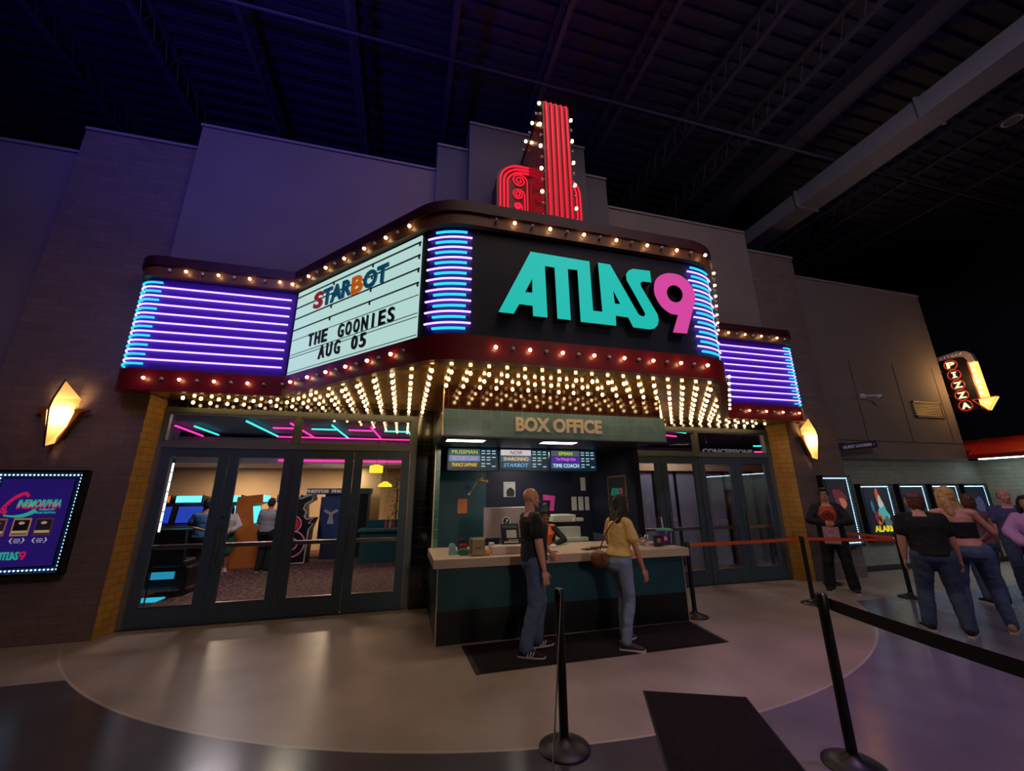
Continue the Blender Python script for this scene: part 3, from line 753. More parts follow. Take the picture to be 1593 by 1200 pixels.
# menu screens
scr_case = M('screen_bezel', (18, 30, 38), .3, nz=(4, .05))
scr_bg = glow('screen_teal_ground', lin(14, 44, 60), .55)
def banner(par, x, z, w, h, ground, txt, tcol, y, **kw):
    MB().box(x, y, z, x+w, y+.004, z+h).build('title_banner', glow('banner_%d_%d_%d' % ground, lin(*ground), .75), par)
    if txt:
        l = MB(); place(text_geo(txt, kw.get('size', .085), .003, kw.get('bold', 0), w*kw.get('fill', .82), shear=kw.get('shear', 0)), (x+w/2, y-.003, z+h/2), mb=l)
        l.build('title_lettering', glow('ink_%d_%d_%d' % tcol, lin(*tcol), .95), par)
SCY = 6.55
screens = [(.655, 1.50, 'menu screen nearest the teal door, topped by a lime title on grey', [((70, 90, 96), 'MUSSMAN', (196, 214, 60), {}), ((86, 150, 190), 'VICTORY LANE', (236, 110, 160), {}), ((62, 56, 44), 'TRANCE SAPPHIRE', (240, 200, 60), {'shear': .3, 'size': .08})]),
           (1.515, 2.40, 'middle menu screen, topped by a white banner with a black title', [((228, 214, 216), 'NOIR', (16, 16, 20), {'fill': .4, 'shear': .2}), ((64, 92, 140), 'SHARONNO', (250, 214, 50), {}), ((36, 66, 94), 'STARBOT', (120, 190, 230), {'shear': .2})]),
           (2.415, 3.30, 'menu screen farthest from the teal door, with purple middle banner', [((96, 96, 106), 'SIMIAN', (190, 230, 40), {'fill': .5, 'shear': .15}), ((84, 40, 176), 'The Midnight Ride', (240, 120, 200), {'fill': .7, 'size': .07}), ((40, 96, 150), 'TIME COACH', (244, 248, 250), {'fill': .9})])]
tick = glow('showtime_text', lin(170, 214, 226), .8)
for x0, x1, lab, rows in screens:
    t = thing('menu_screen', lab, 'screen', ((x0+x1)/2, SCY, 2.1), group='menu screens over the counter')
    MB().box(x0, SCY, 2.08, x1, SCY+.06, 2.56 if False else 2.455, .006).build('housing', scr_case, t)
    MB().box(x0+.008, SCY-.003, 2.09, x1-.008, SCY, 2.445).build('display', scr_bg, t)
    for q, (g, tx, tc_, kw) in enumerate(rows):
        z = 2.338-.104*q
        banner(t, x0+.03, z, (x1-x0)*.60, .094, g, tx, tc_, SCY-.008, **kw)
        tk = MB()
        for r_ in range(2):
            for c_ in range(3):
                if (q+r_+c_) % 5 == 4: continue
                xx = x0+(x1-x0)*(.665+.105*c_); zz = z+.058-.042*r_
                tk.box(xx, SCY-.007, zz, xx+.062, SCY-.003, zz+.018)
        tk.build('showtimes', tick, t)
    MB().tube([((x0+x1)/2, SCY+.1, 2.2), ((x0+x1)/2, SCY+.1, 2.46)], .02, 8).build('bracket', scr_case, t)

# things on the back walls
paper = M('white_paper', (206, 204, 196), .8, nz=(9, .04))
ink = M('black_ink', (24, 24, 28), .7)
def sheet(name, lab, cat, x0, z0, x1, z1, y, m, group=None, lines=0, tilt=0):
    t = thing(name, lab, cat, ((x0+x1)/2, y, (z0+z1)/2), group=group)
    MB().box(x0, y-.004, z0, x1, y, z1).build('sheet', m, t)
    if lines:
        l = MB()
        for k in range(lines):
            zz = z1-.03-(z1-z0-.05)*k/max(1, lines)
            l.box(x0+.02, y-.006, zz, x1-.02-.03*(k % 3), y-.004, zz+.006)
        l.build('print', M('grey_print', (120, 118, 112), .8), t)
    return t
sheet('paper_notice', 'white printed sheet pinned highest on the booth wall, alone above three others', 'notice', 3.58, 1.77, 3.69, 2.04, 7.899, paper, 'papers on the navy wall')
sheet('paper_notice', 'ruled white sheet, first of the three side by side nearest the printer', 'notice', 3.36, 1.38, 3.47, 1.65, 7.899, paper, 'papers on the navy wall', 5)
sheet('paper_notice', 'plain white sheet in the middle of the row of three', 'notice', 3.51, 1.38, 3.62, 1.65, 7.899, paper, 'papers on the navy wall')
sheet('paper_notice', 'plain white sheet at the inner wall end of the row of three', 'notice', 3.66, 1.38, 3.75, 1.65, 7.899, paper, 'papers on the navy wall')
t = sheet('small_poster', 'small pale poster with a dark helmet picture beside the teal staff door', 'poster', 1.92, 1.66, 2.16, 1.95, 7.899, M('poster_grey', (170, 172, 170), .7), None, 2)
hp = MB(); place(shape_geo([bezier([(-.07, -.1, 0), (-.08, 0, 0), (0, .07, 0), (.08, 0, 0), (.07, -.1, 0)], 5)], .002), (2.06, 7.893, 1.77), mb=hp); hp.build('picture', ink, t)
t = sheet('orange_notice', 'orange notice taped on the teal staff door', 'notice', 1.01, 1.37, 1.19, 1.63, 7.859, M('orange_paper', (206, 120, 54), .7, nz=(8, .06)), None, 4)
pk = MB(); place(shape_geo([[(-.13, .15), (.13, .12), (.09, -.17), (.0, -.17), (.03, .03), (-.13, .04)]], .012), (2.87, 7.89, 1.55), mb=pk)
tag(pk.build('pink_numeral_cutout', M('pink_card', (214, 64, 150), .6)), 'bright pink card cutout on the navy wall behind the cashier', 'wall decoration')
t = thing('framed_poster', 'framed black poster with a teal and pink name, on the inner side wall', 'framed poster', (3.8, 6.76, 1.8))
MB().box(3.775, 6.43, 1.40, 3.80, 7.09, 2.02).build('frame', M('wood_frame_gold', (120, 96, 70), .4), t)
MB().box(3.771, 6.46, 1.43, 3.776, 7.06, 1.99).build('print', ink, t)
def flip(loops, k, cx, cz): return [[((x-cx)*k, (z-cz)*k) for x, z in lp] for lp in loops]
def wordmark(par, org, right, up, w, tealm, pinkm, d=.003):
    k = w/2.72
    a = MB(); place(shape_geo(flip([TEAL, TH1, TH2], k, 2.27, 4.1), d), org, right, up, a); a.build('name_letters', tealm, par)
    b = MB(); place(shape_geo(flip([NINE_S, NH], k, 2.27, 4.1), d), org, right, up, b); b.build('name_numeral', pinkm, par)
wordmark(t, (3.768, 6.76, 1.73), (0, -1, 0), (0, 0, 1), .44, M('teal_ink', (40, 190, 170), .6), M('pink_ink', (220, 80, 150), .6))
t = thing('toy_plane', 'small yellow toy plane hanging by a string in front of the staff door', 'toy', (1.3, 6.9, 1.94))
b = MB(); b.loft([((1.19, 6.9, 1.945), (0, .008, 0), (0, 0, .008)), ((1.24, 6.9, 1.955), (0, .02, 0), (0, 0, .022)), ((1.32, 6.9, 1.935), (0, .018, 0), (0, 0, .02)), ((1.40, 6.9, 1.91), (0, .006, 0), (0, 0, .008))], 10)
yel = M('yellow_toy', (206, 164, 60), .4); b.build('fuselage', yel, t, 40)
b = MB(); b.box(1.235, 6.76, 1.968, 1.285, 7.04, 1.976); b.box(1.235, 6.76, 1.925, 1.285, 7.04, 1.932); b.build('wing', yel, t)
b = MB(); b.box(1.375, 6.85, 1.91, 1.40, 6.95, 1.915); b.box(1.378, 6.898, 1.91, 1.402, 6.902, 1.955); b.build('tail', yel, t)
MB().tube([(1.3, 6.9, 1.96), (1.3, 6.9, 2.46)], .003, 5).build('string', paper, t)
t = thing('pennant_stick', 'short white stick with round tip leaning in front of the staff door', 'stick', (1.15, 6.9, 1.8))
b = MB().tube([(1.20, 6.9, 1.90), (1.08, 6.9, 1.72)], .006, 6); b.ell((1.075, 6.9, 1.715), (.018, .018, .018)); b.build('stick', paper, t)
MB().tube([(1.2, 6.9, 1.9), (1.24, 6.9, 2.46)], .002, 5).build('string', paper, t)

# worktop clutter, from the teal door end to the far end
ZT = .946
steel_d = M('dark_steel', (90, 86, 84), .3, metal=.8)
t = thing('tape_dispenser', 'pale blue tape dispenser at the near end of the counter', 'tape dispenser', (.69, 5.6, ZT))
MB().prism_y([(.62, ZT), (.78, ZT), (.78, ZT+.06), (.72, ZT+.05), (.69, ZT+.09), (.63, ZT+.09)], 5.57, 5.63).build('body', M('pale_blue_plastic', (120, 170, 190), .4), t)
MB().lathe([(.045, -.012), (.045, .012)], n=20).xform(lambda p: Vector((.665+p.x, 5.6+p.z*2, ZT+.095+p.y))).build('tape_roll', M('tape_amber', (150, 190, 204), .3), t, 40)
for q, (x, y, w2, h2, col, lab) in enumerate(((.80, 5.50, .11, .075, (40, 110, 84), 'small green card box between the tape dispenser and napkin dispenser'), (.81, 5.60, .10, .125, (150, 40, 46), 'small red card box standing behind the green one'), (.80, 5.70, .10, .18, (34, 28, 34), 'dark pen tray box behind the red card box'))):
    b = MB().box(x-w2/2, y-.04, ZT, x+w2/2, y+.04, ZT+h2, .003).build('card_box', M('card_%d' % q, col, .6)); tag(b, lab, 'box')
t = thing('napkin_dispenser', 'square chrome napkin dispenser on the counter', 'napkin dispenser', (.96, 5.42, ZT))
MB().box(.87, 5.36, ZT, 1.06, 5.52, ZT+.215, .02).build('body', M('brushed_chrome', (190, 170, 130), .3, metal=.8, nz=(10, .08), stretch=(1, 1, 20)), t)
MB().box(.89, 5.352, ZT+.02, 1.04, 5.362, ZT+.195).build('face_plate', M('chrome_face', (150, 132, 104), .35, metal=.6), t)
MB().box(.93, 5.348, ZT+.09, 1.0, 5.354, ZT+.10).build('slot', ink, t)
for q, (x, y, sx, lab) in enumerate(((1.10, 5.42, .05, 'crumpled orange and white wrapper beside the napkin dispenser'), (.885, 5.60, .05, 'crumpled cream wrapper in front of the card boxes'))):
    b = MB().ell((x, y, ZT+.035), (sx, .04, .035), None, 10, 7)
    b.xform(lambda p: p+Vector(noise.noise_vector(p*25))*.012 if p.z > ZT+.01 else p)
    tag(b.build('wrapper', M('wrapper_%d' % q, ((226, 160, 90), (214, 200, 170))[q], .5), None, True), lab, 'wrapper')
t = thing('bottle', 'small clear hand sanitiser bottle behind the napkin dispenser', 'bottle', (1.03, 5.75, ZT))
MB().lathe([(.03, 0), (.032, .01), (.032, .09), (.012, .12), (.012, .13)], (1.03, 5.75, ZT), 16).build('body', glass_mat('clear_plastic', (.7, .8, .9)), t, 40)
MB().lathe([(.014, .13), (.014, .15), (.006, .155), (.006, .19)], (1.03, 5.75, ZT), 12).build('pump', paper, t, 40)
t = thing('document_tray', 'low white storage box on the counter in front of the monitor', 'box', (1.34, 5.5, ZT))
MB().box(1.15, 5.38, ZT, 1.66, 5.62, ZT+.10, .008).build('body', M('white_tray', (206, 192, 186), .4), t)
MB().box(1.14, 5.45, ZT+.10, 1.20, 5.55, ZT+.14, .004).build('tab', paper, t)
t = thing('counter_sign', 'small black framed sign standing on the white storage box', 'sign', (1.44, 5.6, ZT+.102))
MB().prism_x([(5.56, ZT+.102), (5.58, ZT+.102), (5.66, ZT+.36), (5.64, ZT+.36)], 1.33, 1.58).build('board', M('dark_purple_board', (34, 24, 44), .4), t)
def slope(u, v, d=0): f = (v)/.26; return (u, 5.557+.08*f-d, ZT+.10+v)
for a, b_, c_, d_, m_ in ((1.40, .08, 1.54, .18, paper), (1.345, .205, 1.56, .245, M('sign_grey', (80, 96, 104), .6)), (1.36, .02, 1.56, .04, paper), (1.42, .05, 1.56, .06, paper)):
    MB().add([slope(a, b_), slope(c_, b_), slope(c_, d_), slope(a, d_), slope(a, b_, .003), slope(c_, b_, .003), slope(c_, d_, .003), slope(a, d_, .003)], [(0, 3, 2, 1), (4, 5, 6, 7), (0, 1, 5, 4), (1, 2, 6, 5), (2, 3, 7, 6), (3, 0, 4, 7)]).build('printed_panel', m_, t)
t = thing('computer_monitor', 'large silver desktop computer seen from behind with a round black sticker', 'computer', (1.55, 6.25, ZT))
silver = M('silver_aluminium', (150, 136, 140), .35, metal=.35)
MB().box(1.20, 6.24, ZT+.12, 1.90, 6.275, ZT+.565, .01).build('shell', silver, t)
b = MB(); b.prism_x([(6.275, ZT+.25), (6.275, ZT+.3), (6.36, ZT+.03), (6.36, ZT), (6.30, ZT), (6.30, ZT+.02)], 1.47, 1.63); b.build('stand', silver, t)
b = MB().box(1.45, 6.24, ZT, 1.65, 6.38, ZT+.008); b.build('foot', silver, t)
st = MB(); place(shape_geo([disc((0, 0), .065, 28)], .002), (1.56, 6.238, ZT+.36), mb=st); so = st.build('sticker', paper, t)
st = MB(); place(shape_geo([disc((0, 0), .052, 28)], .002), (1.56, 6.236, ZT+.36), mb=st); st.build('sticker_disc', ink, so)
st = MB(); place(shape_geo([[(-.02, -.03), (.0, .0), (-.012, .005), (.012, .035), (.026, .03), (.022, -.005), (.006, -.002), (.0, -.03)]], .002), (1.56, 6.234, ZT+.36), mb=st); st.build('sticker_emblem', paper, so)
t = thing('candy_bowl', 'clear plastic bowl of wrapped candy on the counter', 'bowl', (3.50, 5.62, ZT))
MB().lathe([(.05, .0), (.05, .015), (.09, .05), (.125, .12), (.12, .12), (.085, .052), (.03, .02)], (3.50, 5.62, ZT+.02), 24).build('bowl', glass_mat('clear_plastic_bowl', (.9, .93, .95)), t, 60)
MB().lathe([(.045, 0), (.045, .022)], (3.50, 5.62, ZT), 16).build('foot', glass_mat('clear_plastic_bowl'), t)
random.seed(3)
cm = [M('candy_orange', (236, 150, 100), .4), M('candy_cream', (240, 214, 190), .4), M('candy_rose', (226, 120, 110), .4)]
for k in range(14):
    a = random.random()*6.28; r_ = random.random()*.065; z = ZT+.062+.05*random.random()*(1-r_/.09)
    e = MB().ell((3.5+r_*math.cos(a), 5.62+r_*math.sin(a), z), (.024, .018, .015), Matrix.Rotation(a*3, 3, 'Z'), 8, 6)
    tag(e.build('wrapped_candy', cm[k % 3], None, True), 'wrapped orange, cream or rose candy heaped in the clear bowl', 'candy', 'wrapped candies in the bowl')
for q, (x, y, dx_, dy_, rz, lab) in enumerate(((3.33, 5.50, .10, .08, .2, 'white leaflet stack lying between the woman and the candy bowl'), (3.70, 5.72, .10, .07, .5, 'white folded leaflet leaning behind the candy bowl'), (3.80, 5.38, .09, .06, -.1, 'flat white card lying in front of the purple bucket'), (2.56, 5.47, .10, .06, .1, 'grey coaster lying on the bare middle of the counter'), (2.80, 5.60, .13, .06, .15, 'grey clipboard lying on the counter beside the woman'))):
    b = MB().box(-dx_, -dy_, 0, dx_, dy_, .012 if q != 1 else .03).build('leaflet' if q < 3 else ('coaster' if q == 3 else 'clipboard'), paper if q < 3 else steel_d, None)
    b.location = (x, y, ZT+.0005); b.rotation_euler = (0, 0, rz); tag(b, lab, 'paper' if q < 3 else 'desk item')
t = thing('card_stand', 'small dark brown menu block with a round pale emblem', 'sign', (3.655, 5.46, ZT))
MB().box(3.60, 5.43, ZT, 3.71, 5.49, ZT+.155, .004).build('block', M('dark_brown_block', (44, 28, 26), .45), t)
e = MB(); place(shape_geo([disc((0, 0), .034, 24)], .003), (3.652, 5.428, ZT+.085), mb=e); e.build('emblem', M('emblem_tan', (196, 150, 120), .5), t)
e = MB(); place(shape_geo([disc((0, 0), .024, 24), disc((0, 0), .019, 24)], .003), (3.652, 5.425, ZT+.085), mb=e); e.build('emblem_ring', M('dark_brown_block'), t)
t = thing('drink_bucket', 'purple souvenir bucket with teal lid and white straw at the counter end', 'bucket', (3.86, 5.58, ZT))
MB().lathe([(.085, 0), (.088, .005), (.115, .20), (.112, .205)], (3.86, 5.58, ZT), 28).build('bucket', M('purple_bucket', (70, 40, 110), .4, nz=(9, .5)), t, 50)
MB().lathe([(.122, .20), (.126, .205), (.126, .222), (.10, .236), (.02, .240)], (3.86, 5.58, ZT), 28).build('lid', M('teal_lid', (60, 160, 140), .35), t, 50)
MB().tube([(3.85, 5.58, ZT+.23), (3.82, 5.56, ZT+.40)], .009, 10).build('straw', M('white_straw', (222, 214, 214), .4), t)
e = MB(); g = text_geo('ATLAS9', .06, .002, .003, .15)
e.add([(3.86+.106*math.sin(.35+q.y*5)*1.0, 5.58-.106*math.cos(.35+q.y*5)-.006-q.z, ZT+.105+q.x) for q in g[0]], g[1]); e.build('bucket_lettering', M('pale_pink_ink', (226, 190, 206), .5), t)
e = MB(); e.add([(3.86+.104*math.sin(a), 5.58-.104*math.cos(a)-.004, ZT+z) for a, z in ((-.75, .07), (-.3, .075), (-.25, .12), (-.7, .135))], [(0, 1, 2, 3)]); e.build('bucket_print', M('orange_pink_print', (230, 120, 120), .5), t)
# back shelf with the printer
t = tag(MB().box(2.55, 7.15, .012, 3.60, 7.88, .86, .004).build('back_cabinet', kick_m), 'low black cabinet carrying the printer at the back of the booth', 'cabinet')
pw = M('printer_white', (206, 206, 190), .5); pg = M('printer_grey', (40, 40, 44), .4)
t = thing('office_printer', 'white office printer with stacked paper trays behind the cashier', 'printer', (2.95, 7.45, .86))
MB().box(2.72, 7.25, .93, 3.24, 7.70, 1.12, .012).build('paper_drawer', pw, t)
MB().box(2.70, 7.22, .86, 3.38, 7.72, .93, .01).build('base_tray', pw, t)
MB().box(2.74, 7.34, 1.12, 3.22, 7.68, 1.20, .005).build('output_bay', pg, t)
MB().box(2.68, 7.25, 1.20, 3.16, 7.70, 1.33, .015).build('scanner_lid', pw, t)
MB().box(3.10, 7.22, 1.21, 3.30, 7.36, 1.27, .01).build('control_panel', pw, t)
m_ = MB().ell((2.17, 5.86, ZT+.02), (.055, .035, .03)); tag(m_.build('computer_mouse', paper, None, True), 'white computer mouse on the counter in front of the cashier', 'mouse')
# ------------------------------------------------------------------ wall sconces
lamp_g = M('amber_glass_shade', (255, 214, 140), .4, em=(1, .55, .16), es=.30, nz=(5, .05))
def _translucent(m):
    N = m.node_tree.nodes; L = m.node_tree.links; p = N['Principled BSDF']; out = N['Material Output']
    tr = N.new('ShaderNodeBsdfTranslucent'); tr.inputs[0].default_value = (1, .78, .42, 1); mx = N.new('ShaderNodeMixShader'); mx.inputs[0].default_value = .6
    L.new(p.outputs[0], mx.inputs[1]); L.new(tr.outputs[0], mx.inputs[2]); L.new(mx.outputs[0], out.inputs[0])
_translucent(lamp_g)

bz = M('dark_bronze', (54, 40, 34), .4, metal=.5)
copper = M('copper_wing', (150, 98, 62), .35, metal=.6)
def sconce(x, lab):
    t = thing('wall_sconce', lab, 'wall lamp', (x, 6.72, 2.36), group='faceted wall sconces')
    z0, z1, zm, zs = 2.36, 3.24, 2.84, 2.92
    yf, yb = 6.42, 6.66
    L = [(x-.20, yb, zm), (x-.15, yb, zs), (x-.155, yb, zs+.08)]
    def half(sg):
        m = MB()
        P = {'b': (x, yf+.10, z0), 't': (x, yf+.12, z1), 'm': (x, yf, zm), 'w1': (x+sg*.20, yb, zm), 'w2': (x+sg*.145, yb-.01, zs-.0), 'w3': (x+sg*.15, yb-.01, zs+.10), 'c': (x, yf+.02, zs+.05), 'wb': (x, yb, z0+.05), 'wt': (x, yb, z1-.1)}
        K = list(P); V = [P[q] for q in K]; ix = {q: i for i, q in enumerate(K)}
        F = [('b', 'm', 'w1'), ('m', 'c', 'w2', 'w1'), ('c', 't', 'w3', 'w2'), ('b', 'w1', 'wb'), ('t', 'wt', 'w3')]
        return m.add(V, [tuple(ix[q] for q in f) for f in F])
    half(-1).build('glass_shade', lamp_g, t); half(1).build('glass_shade', lamp_g, t)
    sp = MB().tube([(x, yf+.09, z0-.02), (x, yf-.012, zm), (x, yf+.008, zs+.05), (x, yf+.11, z1+.02)], .010, 6); sp.build('spine', bz, t)
    MB().box(x-.06, 6.66, z0+.1, x+.06, 6.715, z1-.15, .01).build('back_plate', bz, t)
    for sg in (-1, 1):
        MB().prism([(x+sg*.04, z0+.04), (x+sg*.21, zm-.02), (x+sg*.30, zm+.02), (x+sg*.20, zm+.04), (x+sg*.06, zm)], 6.60, 6.66, lambda u, w, q: (u, q, w)).build('side_wing', copper, t)
    p = lamp(lab.split()[0]+'_sconce_bulb', 'POINT', (x, 6.57, 2.76), (x, 6, 3), (1, .62, .26), 17, .04)
sconce(-4.52, 'glowing amber faceted sconce on brick, above the purple poster case')
sconce(8.40, 'glowing amber faceted sconce right of the farther set of doors')

# ------------------------------------------------------------------ lit poster cases
led_m = glow('cold_white_led', (.45, .80, 1.0), 7.0)
case_m = M('black_poster_case', (20, 20, 24), .35, nz=(4, .1))
reflect_m = M('blue_reveal', (40, 70, 120), .3)
def poster_case(x0, x1, z0, z1, y, lab, art, group='lit poster cases'):
    t = thing('poster_case', lab, 'poster case', ((x0+x1)/2, y, z0), group=group)
    d = .12; yf = y-d
    c = MB(); c.box(x0, yf+.06, z0, x1, y, z1)
    for q in ((x0, z0, x0+.035, z1), (x1-.035, z0, x1, z1), (x0, z0, x1, z0+.035), (x0, z1-.035, x1, z1)): c.box(q[0], yf, q[1], q[2], yf+.06, q[3])
    c.build('frame', case_m, t)
    b = .10
    MB().box(x0+.036, yf+.052, z0+.036, x1-.036, yf+.061, z1-.036).build('led_reveal', reflect_m, t)
    MB().box(x0+b, yf+.03, z0+b, x1-b, yf+.051, z1-b).build('poster_board', case_m, t)
    l = MB(); r_ = .0085
    def dot(x, z): l.ell((x, yf+.046, z), (r_, .006, r_), None, 6, 5)
    nx = max(2, round((x1-x0-.12)/.042)); nz_ = max(2, round((z1-z0-.12)/.042))
    for k in range(nx+1): xx = x0+.062+(x1-x0-.124)*k/nx; dot(xx, z0+.062); dot(xx, z1-.062)
    for k in range(1, nz_): zz = z0+.062+(z1-z0-.124)*k/nz_; dot(x0+.062, zz); dot(x1-.062, zz)
    l.build('led_strip', led_m, t)
    art(t, x0+b+.01, x1-b-.01, z0+b+.01, z1-b-.01, yf+.028)
    MB().lathe([(.012, 0), (.012, .01)], n=10).xform(lambda p: Vector((x1-.02+p.x, yf-p.z, z0+(z1-z0)*.62+p.y))).build('lock', steel, t)
    return t
def flat(par, nm, loops, m, y, d=.002):
    a = MB(); place(shape_geo(loops, d), (0, y, 0), mb=a); return a.build(nm, m, par)
def lit(nm, c, e=.28): return M(nm, c, .5, em=lin(*c), es=e, nz=(9, .1))
def rect(x0, z0, x1, z1): return [(x0, z0), (x1, z0), (x1, z1), (x0, z1)]
def art_cinema(t, x0, x1, z0, z1, y):
    W = x1-x0; Hh = z1-z0; X = lambda f: x0+W*f; Zz = lambda f: z0+Hh*f
    flat(t, 'poster', [rect(x0, z0, x1, z1)], M('violet_poster', (42, 26, 120), .5, em=lin(42, 24, 116), es=.5, nz=(7, .25)), y)
    red = lit('poster_red', (226, 30, 90), .5); tl = lit('poster_teal', (50, 190, 170), .5); wh = lit('poster_white', (210, 206, 222), .4)
    # film strip initial
    o = bezier([(X(.44), Zz(.80), 0), (X(.37), Zz(.845), 0), (X(.24), Zz(.80), 0), (X(.13), Zz(.70), 0), (X(.10), Zz(.62), 0), (X(.17), Zz(.585), 0)], 8)
    i = bezier([(X(.20), Zz(.615), 0), (X(.17), Zz(.645), 0), (X(.20), Zz(.71), 0), (X(.28), Zz(.77), 0), (X(.37), Zz(.80), 0), (X(.41), Zz(.775), 0)], 8)
    flat(t, 'film_strip', [[(p.x, p.y) for p in o+i]], red, y-.003)
    hs = [[(X(.12+.22*k/9+.045*(k/9))+a*.008, Zz(.63+.19*(k/9)**.8)+b*.008) for a, b in ((-1, -1), (1, -1), (1, 1), (-1, 1))] for k in range(9)]
    flat(t, 'film_hole', hs, M('violet_poster'), y-.005)
    o = bezier([(X(.16), Zz(.585), 0), (X(.3), Zz(.575), 0), (X(.45), Zz(.60), 0), (X(.55), Zz(.65), 0)], 8); i = bezier([(X(.60), Zz(.615), 0), (X(.52), Zz(.575), 0), (X(.38), Zz(.545), 0), (X(.16), Zz(.565), 0)], 8)
    flat(t, 'film_tail', [[(p.x, p.y) for p in o+i]], tl, y-.003)
    for m_, dz, hh in ((red, -.012, .0), (tl, .012, 0)):
        a = MB(); place(text_geo('INEMORPHIA', .12, .002, .004, W*.60, shear=.25), (X(.60), y-.004-(.002 if dz > 0 else 0), Zz(.70)+dz), mb=a, sc=(1, 1.0)); a.build('title_lettering', m_, t)
    for q, tx in enumerate(('ANIMATED', 'FILM FESTIVAL')):
        a = MB(); place(text_geo(tx, .03, .002, .001, W*(.22+.06*q)), (X(.72), y-.003, Zz(.635-.035*q)), mb=a); a.build('small_lettering', tl, t)
    for k, (f, c1, c2) in enumerate(((.12, (180, 110, 90), (60, 40, 60)), (.44, (214, 160, 110), (30, 22, 24)), (.74, (110, 60, 60), (40, 34, 48)))):
        flat(t, 'film_still', [rect(X(f-.12), Zz(.34), X(f+.12), Zz(.54))], lit('still_a%d' % k, c1), y-.003)
        flat(t, 'film_still', [rect(X(f-.10), Zz(.36), X(f+.10), Zz(.52))], lit('still_b%d' % k, c2), y-.005)
        flat(t, 'film_still', [disc((X(f), Zz(.485)), .03, 16, .6), rect(X(f-.10), Zz(.37), X(f+.10), Zz(.40))], lit('still_c%d' % k, (230, 200, 160)), y-.007)
        lr = []
        for sg in (-1, 1):
            o = bezier([(X(f)+sg*.055, Zz(.32), 0), (X(f)+sg*.075, Zz(.285), 0), (X(f)+sg*.04, Zz(.25), 0)], 5); i = bezier([(X(f)+sg*.045, Zz(.262), 0), (X(f)+sg*.06, Zz(.285), 0), (X(f)+sg*.048, Zz(.315), 0)], 5)
            lr.append([(p.x, p.y) for p in o+i])
        lr += [rect(X(f)-.03, Zz(.30), X(f)+.03, Zz(.307)), rect(X(f)-.035, Zz(.28), X(f)+.035, Zz(.288)), rect(X(f)-.025, Zz(.262), X(f)+.025, Zz(.269))]
        flat(t, 'laurel', lr, wh, y-.003)
    wordmark(t, (X(.42), y-.004, Zz(.12)), (1, 0, 0), (0, 0, 1), W*.40, tl, red, .002)
def blob(c, r, seed, k=1.3, n=16):
    rn = random.Random(seed); ph = [rn.random()*6.28 for _ in range(3)]
    return [(c[0]+r*(1+.25*math.sin(2*a+ph[0])+.15*math.sin(3*a+ph[1]))*math.cos(a), c[1]+k*r*(1+.2*math.sin(3*a+ph[2]))*math.sin(a)) for a in [2*PI*i/n for i in range(n)]]
def art_generic(ground, shapes, title=None):
    def f(t, x0, x1, z0, z1, y):
        W = x1-x0; Hh = z1-z0
        flat(t, 'poster', [rect(x0, z0, x1, z1)], lit('ground_%d_%d_%d' % ground, ground, .3), y)
        for q, (fx, fz, r, col, k) in enumerate(shapes):
            flat(t, 'poster_figure', [blob((x0+W*fx, z0+Hh*fz), r*W, q*7+int(r*100), k)], lit('fig_%d_%d_%d' % col, col, .4), y-.003-.001*q)
        if title:
            tx, fz, col, w = title
            a = MB(); place(text_geo(tx, .17, .002, .008, W*w), (x0+W*.5, y-.014, z0+Hh*fz), mb=a); a.build('title_lettering', lit('ttl_%d_%d_%d' % col, col, .7), t)
        a = MB(); place(text_geo('ATLAS', .03, .002, .001, W*.2), (x0+W*.2, y-.003, z0+Hh*.93), mb=a)
    return f
poster_case(-5.02, -4.06, .79, 2.06, 6.72, 'violet animated film festival poster in an LED lit case on left brick', art_cinema)
def p_red(): return art_generic((40, 30, 44), [(.5, .72, .30, (120, 40, 50), 1.0), (.45, .45, .22, (60, 130, 140), 1.4), (.62, .62, .16, (200, 120, 90), 1.2), (.3, .25, .15, (190, 60, 50), 1)])
poster_case(8.50, 9.30, .62, 2.04, 6.72, 'LED lit case with a dark red poster, partly behind the employee', p_red())
poster_case(10.20, 11.20, .60, 1.87, 7.2, 'LED lit poster of a white figure over a yellow title beside the queue post', art_generic((20, 22, 34), [(.52, .84, .10, (220, 90, 70), 2.0), (.58, .68, .09, (226, 224, 214), 2.4), (.62, .48, .20, (90, 196, 200), 1.0), (.42, .36, .11, (220, 120, 40), 1.5), (.42, .36, .06, (30, 20, 24), 1.5), (.7, .3, .12, (90, 110, 110), 1.2), (.22, .62, .06, (50, 120, 150), 3.0), (.30, .42, .08, (120, 40, 70), 2.0)], ('ALARM', .16, (232, 214, 40), .82)))
poster_case(11.45, 12.37, .60, 1.87, 7.2, 'LED lit poster with an orange planet, behind the man in black', art_generic((24, 30, 60), [(.35, .66, .26, (230, 130, 50), .8), (.55, .35, .2, (60, 80, 130), 1.3)]))
poster_case(12.55, 13.55, .60, 1.87, 7.2, 'LED lit poster with a pale blue ring, behind the blonde woman', art_generic((22, 34, 62), [(.3, .68, .17, (150, 200, 220), 1.0), (.3, .68, .10, (30, 60, 100), 1.0), (.3, .68, .04, (200, 225, 235), 1.0), (.6, .35, .2, (60, 50, 80), 1.2)]))
poster_case(13.72, 14.62, .60, 1.87, 7.2, 'LED lit poster case nearest the corner of the brick return wall', art_generic((26, 30, 50), [(.5, .6, .25, (70, 70, 100), 1.3)]))

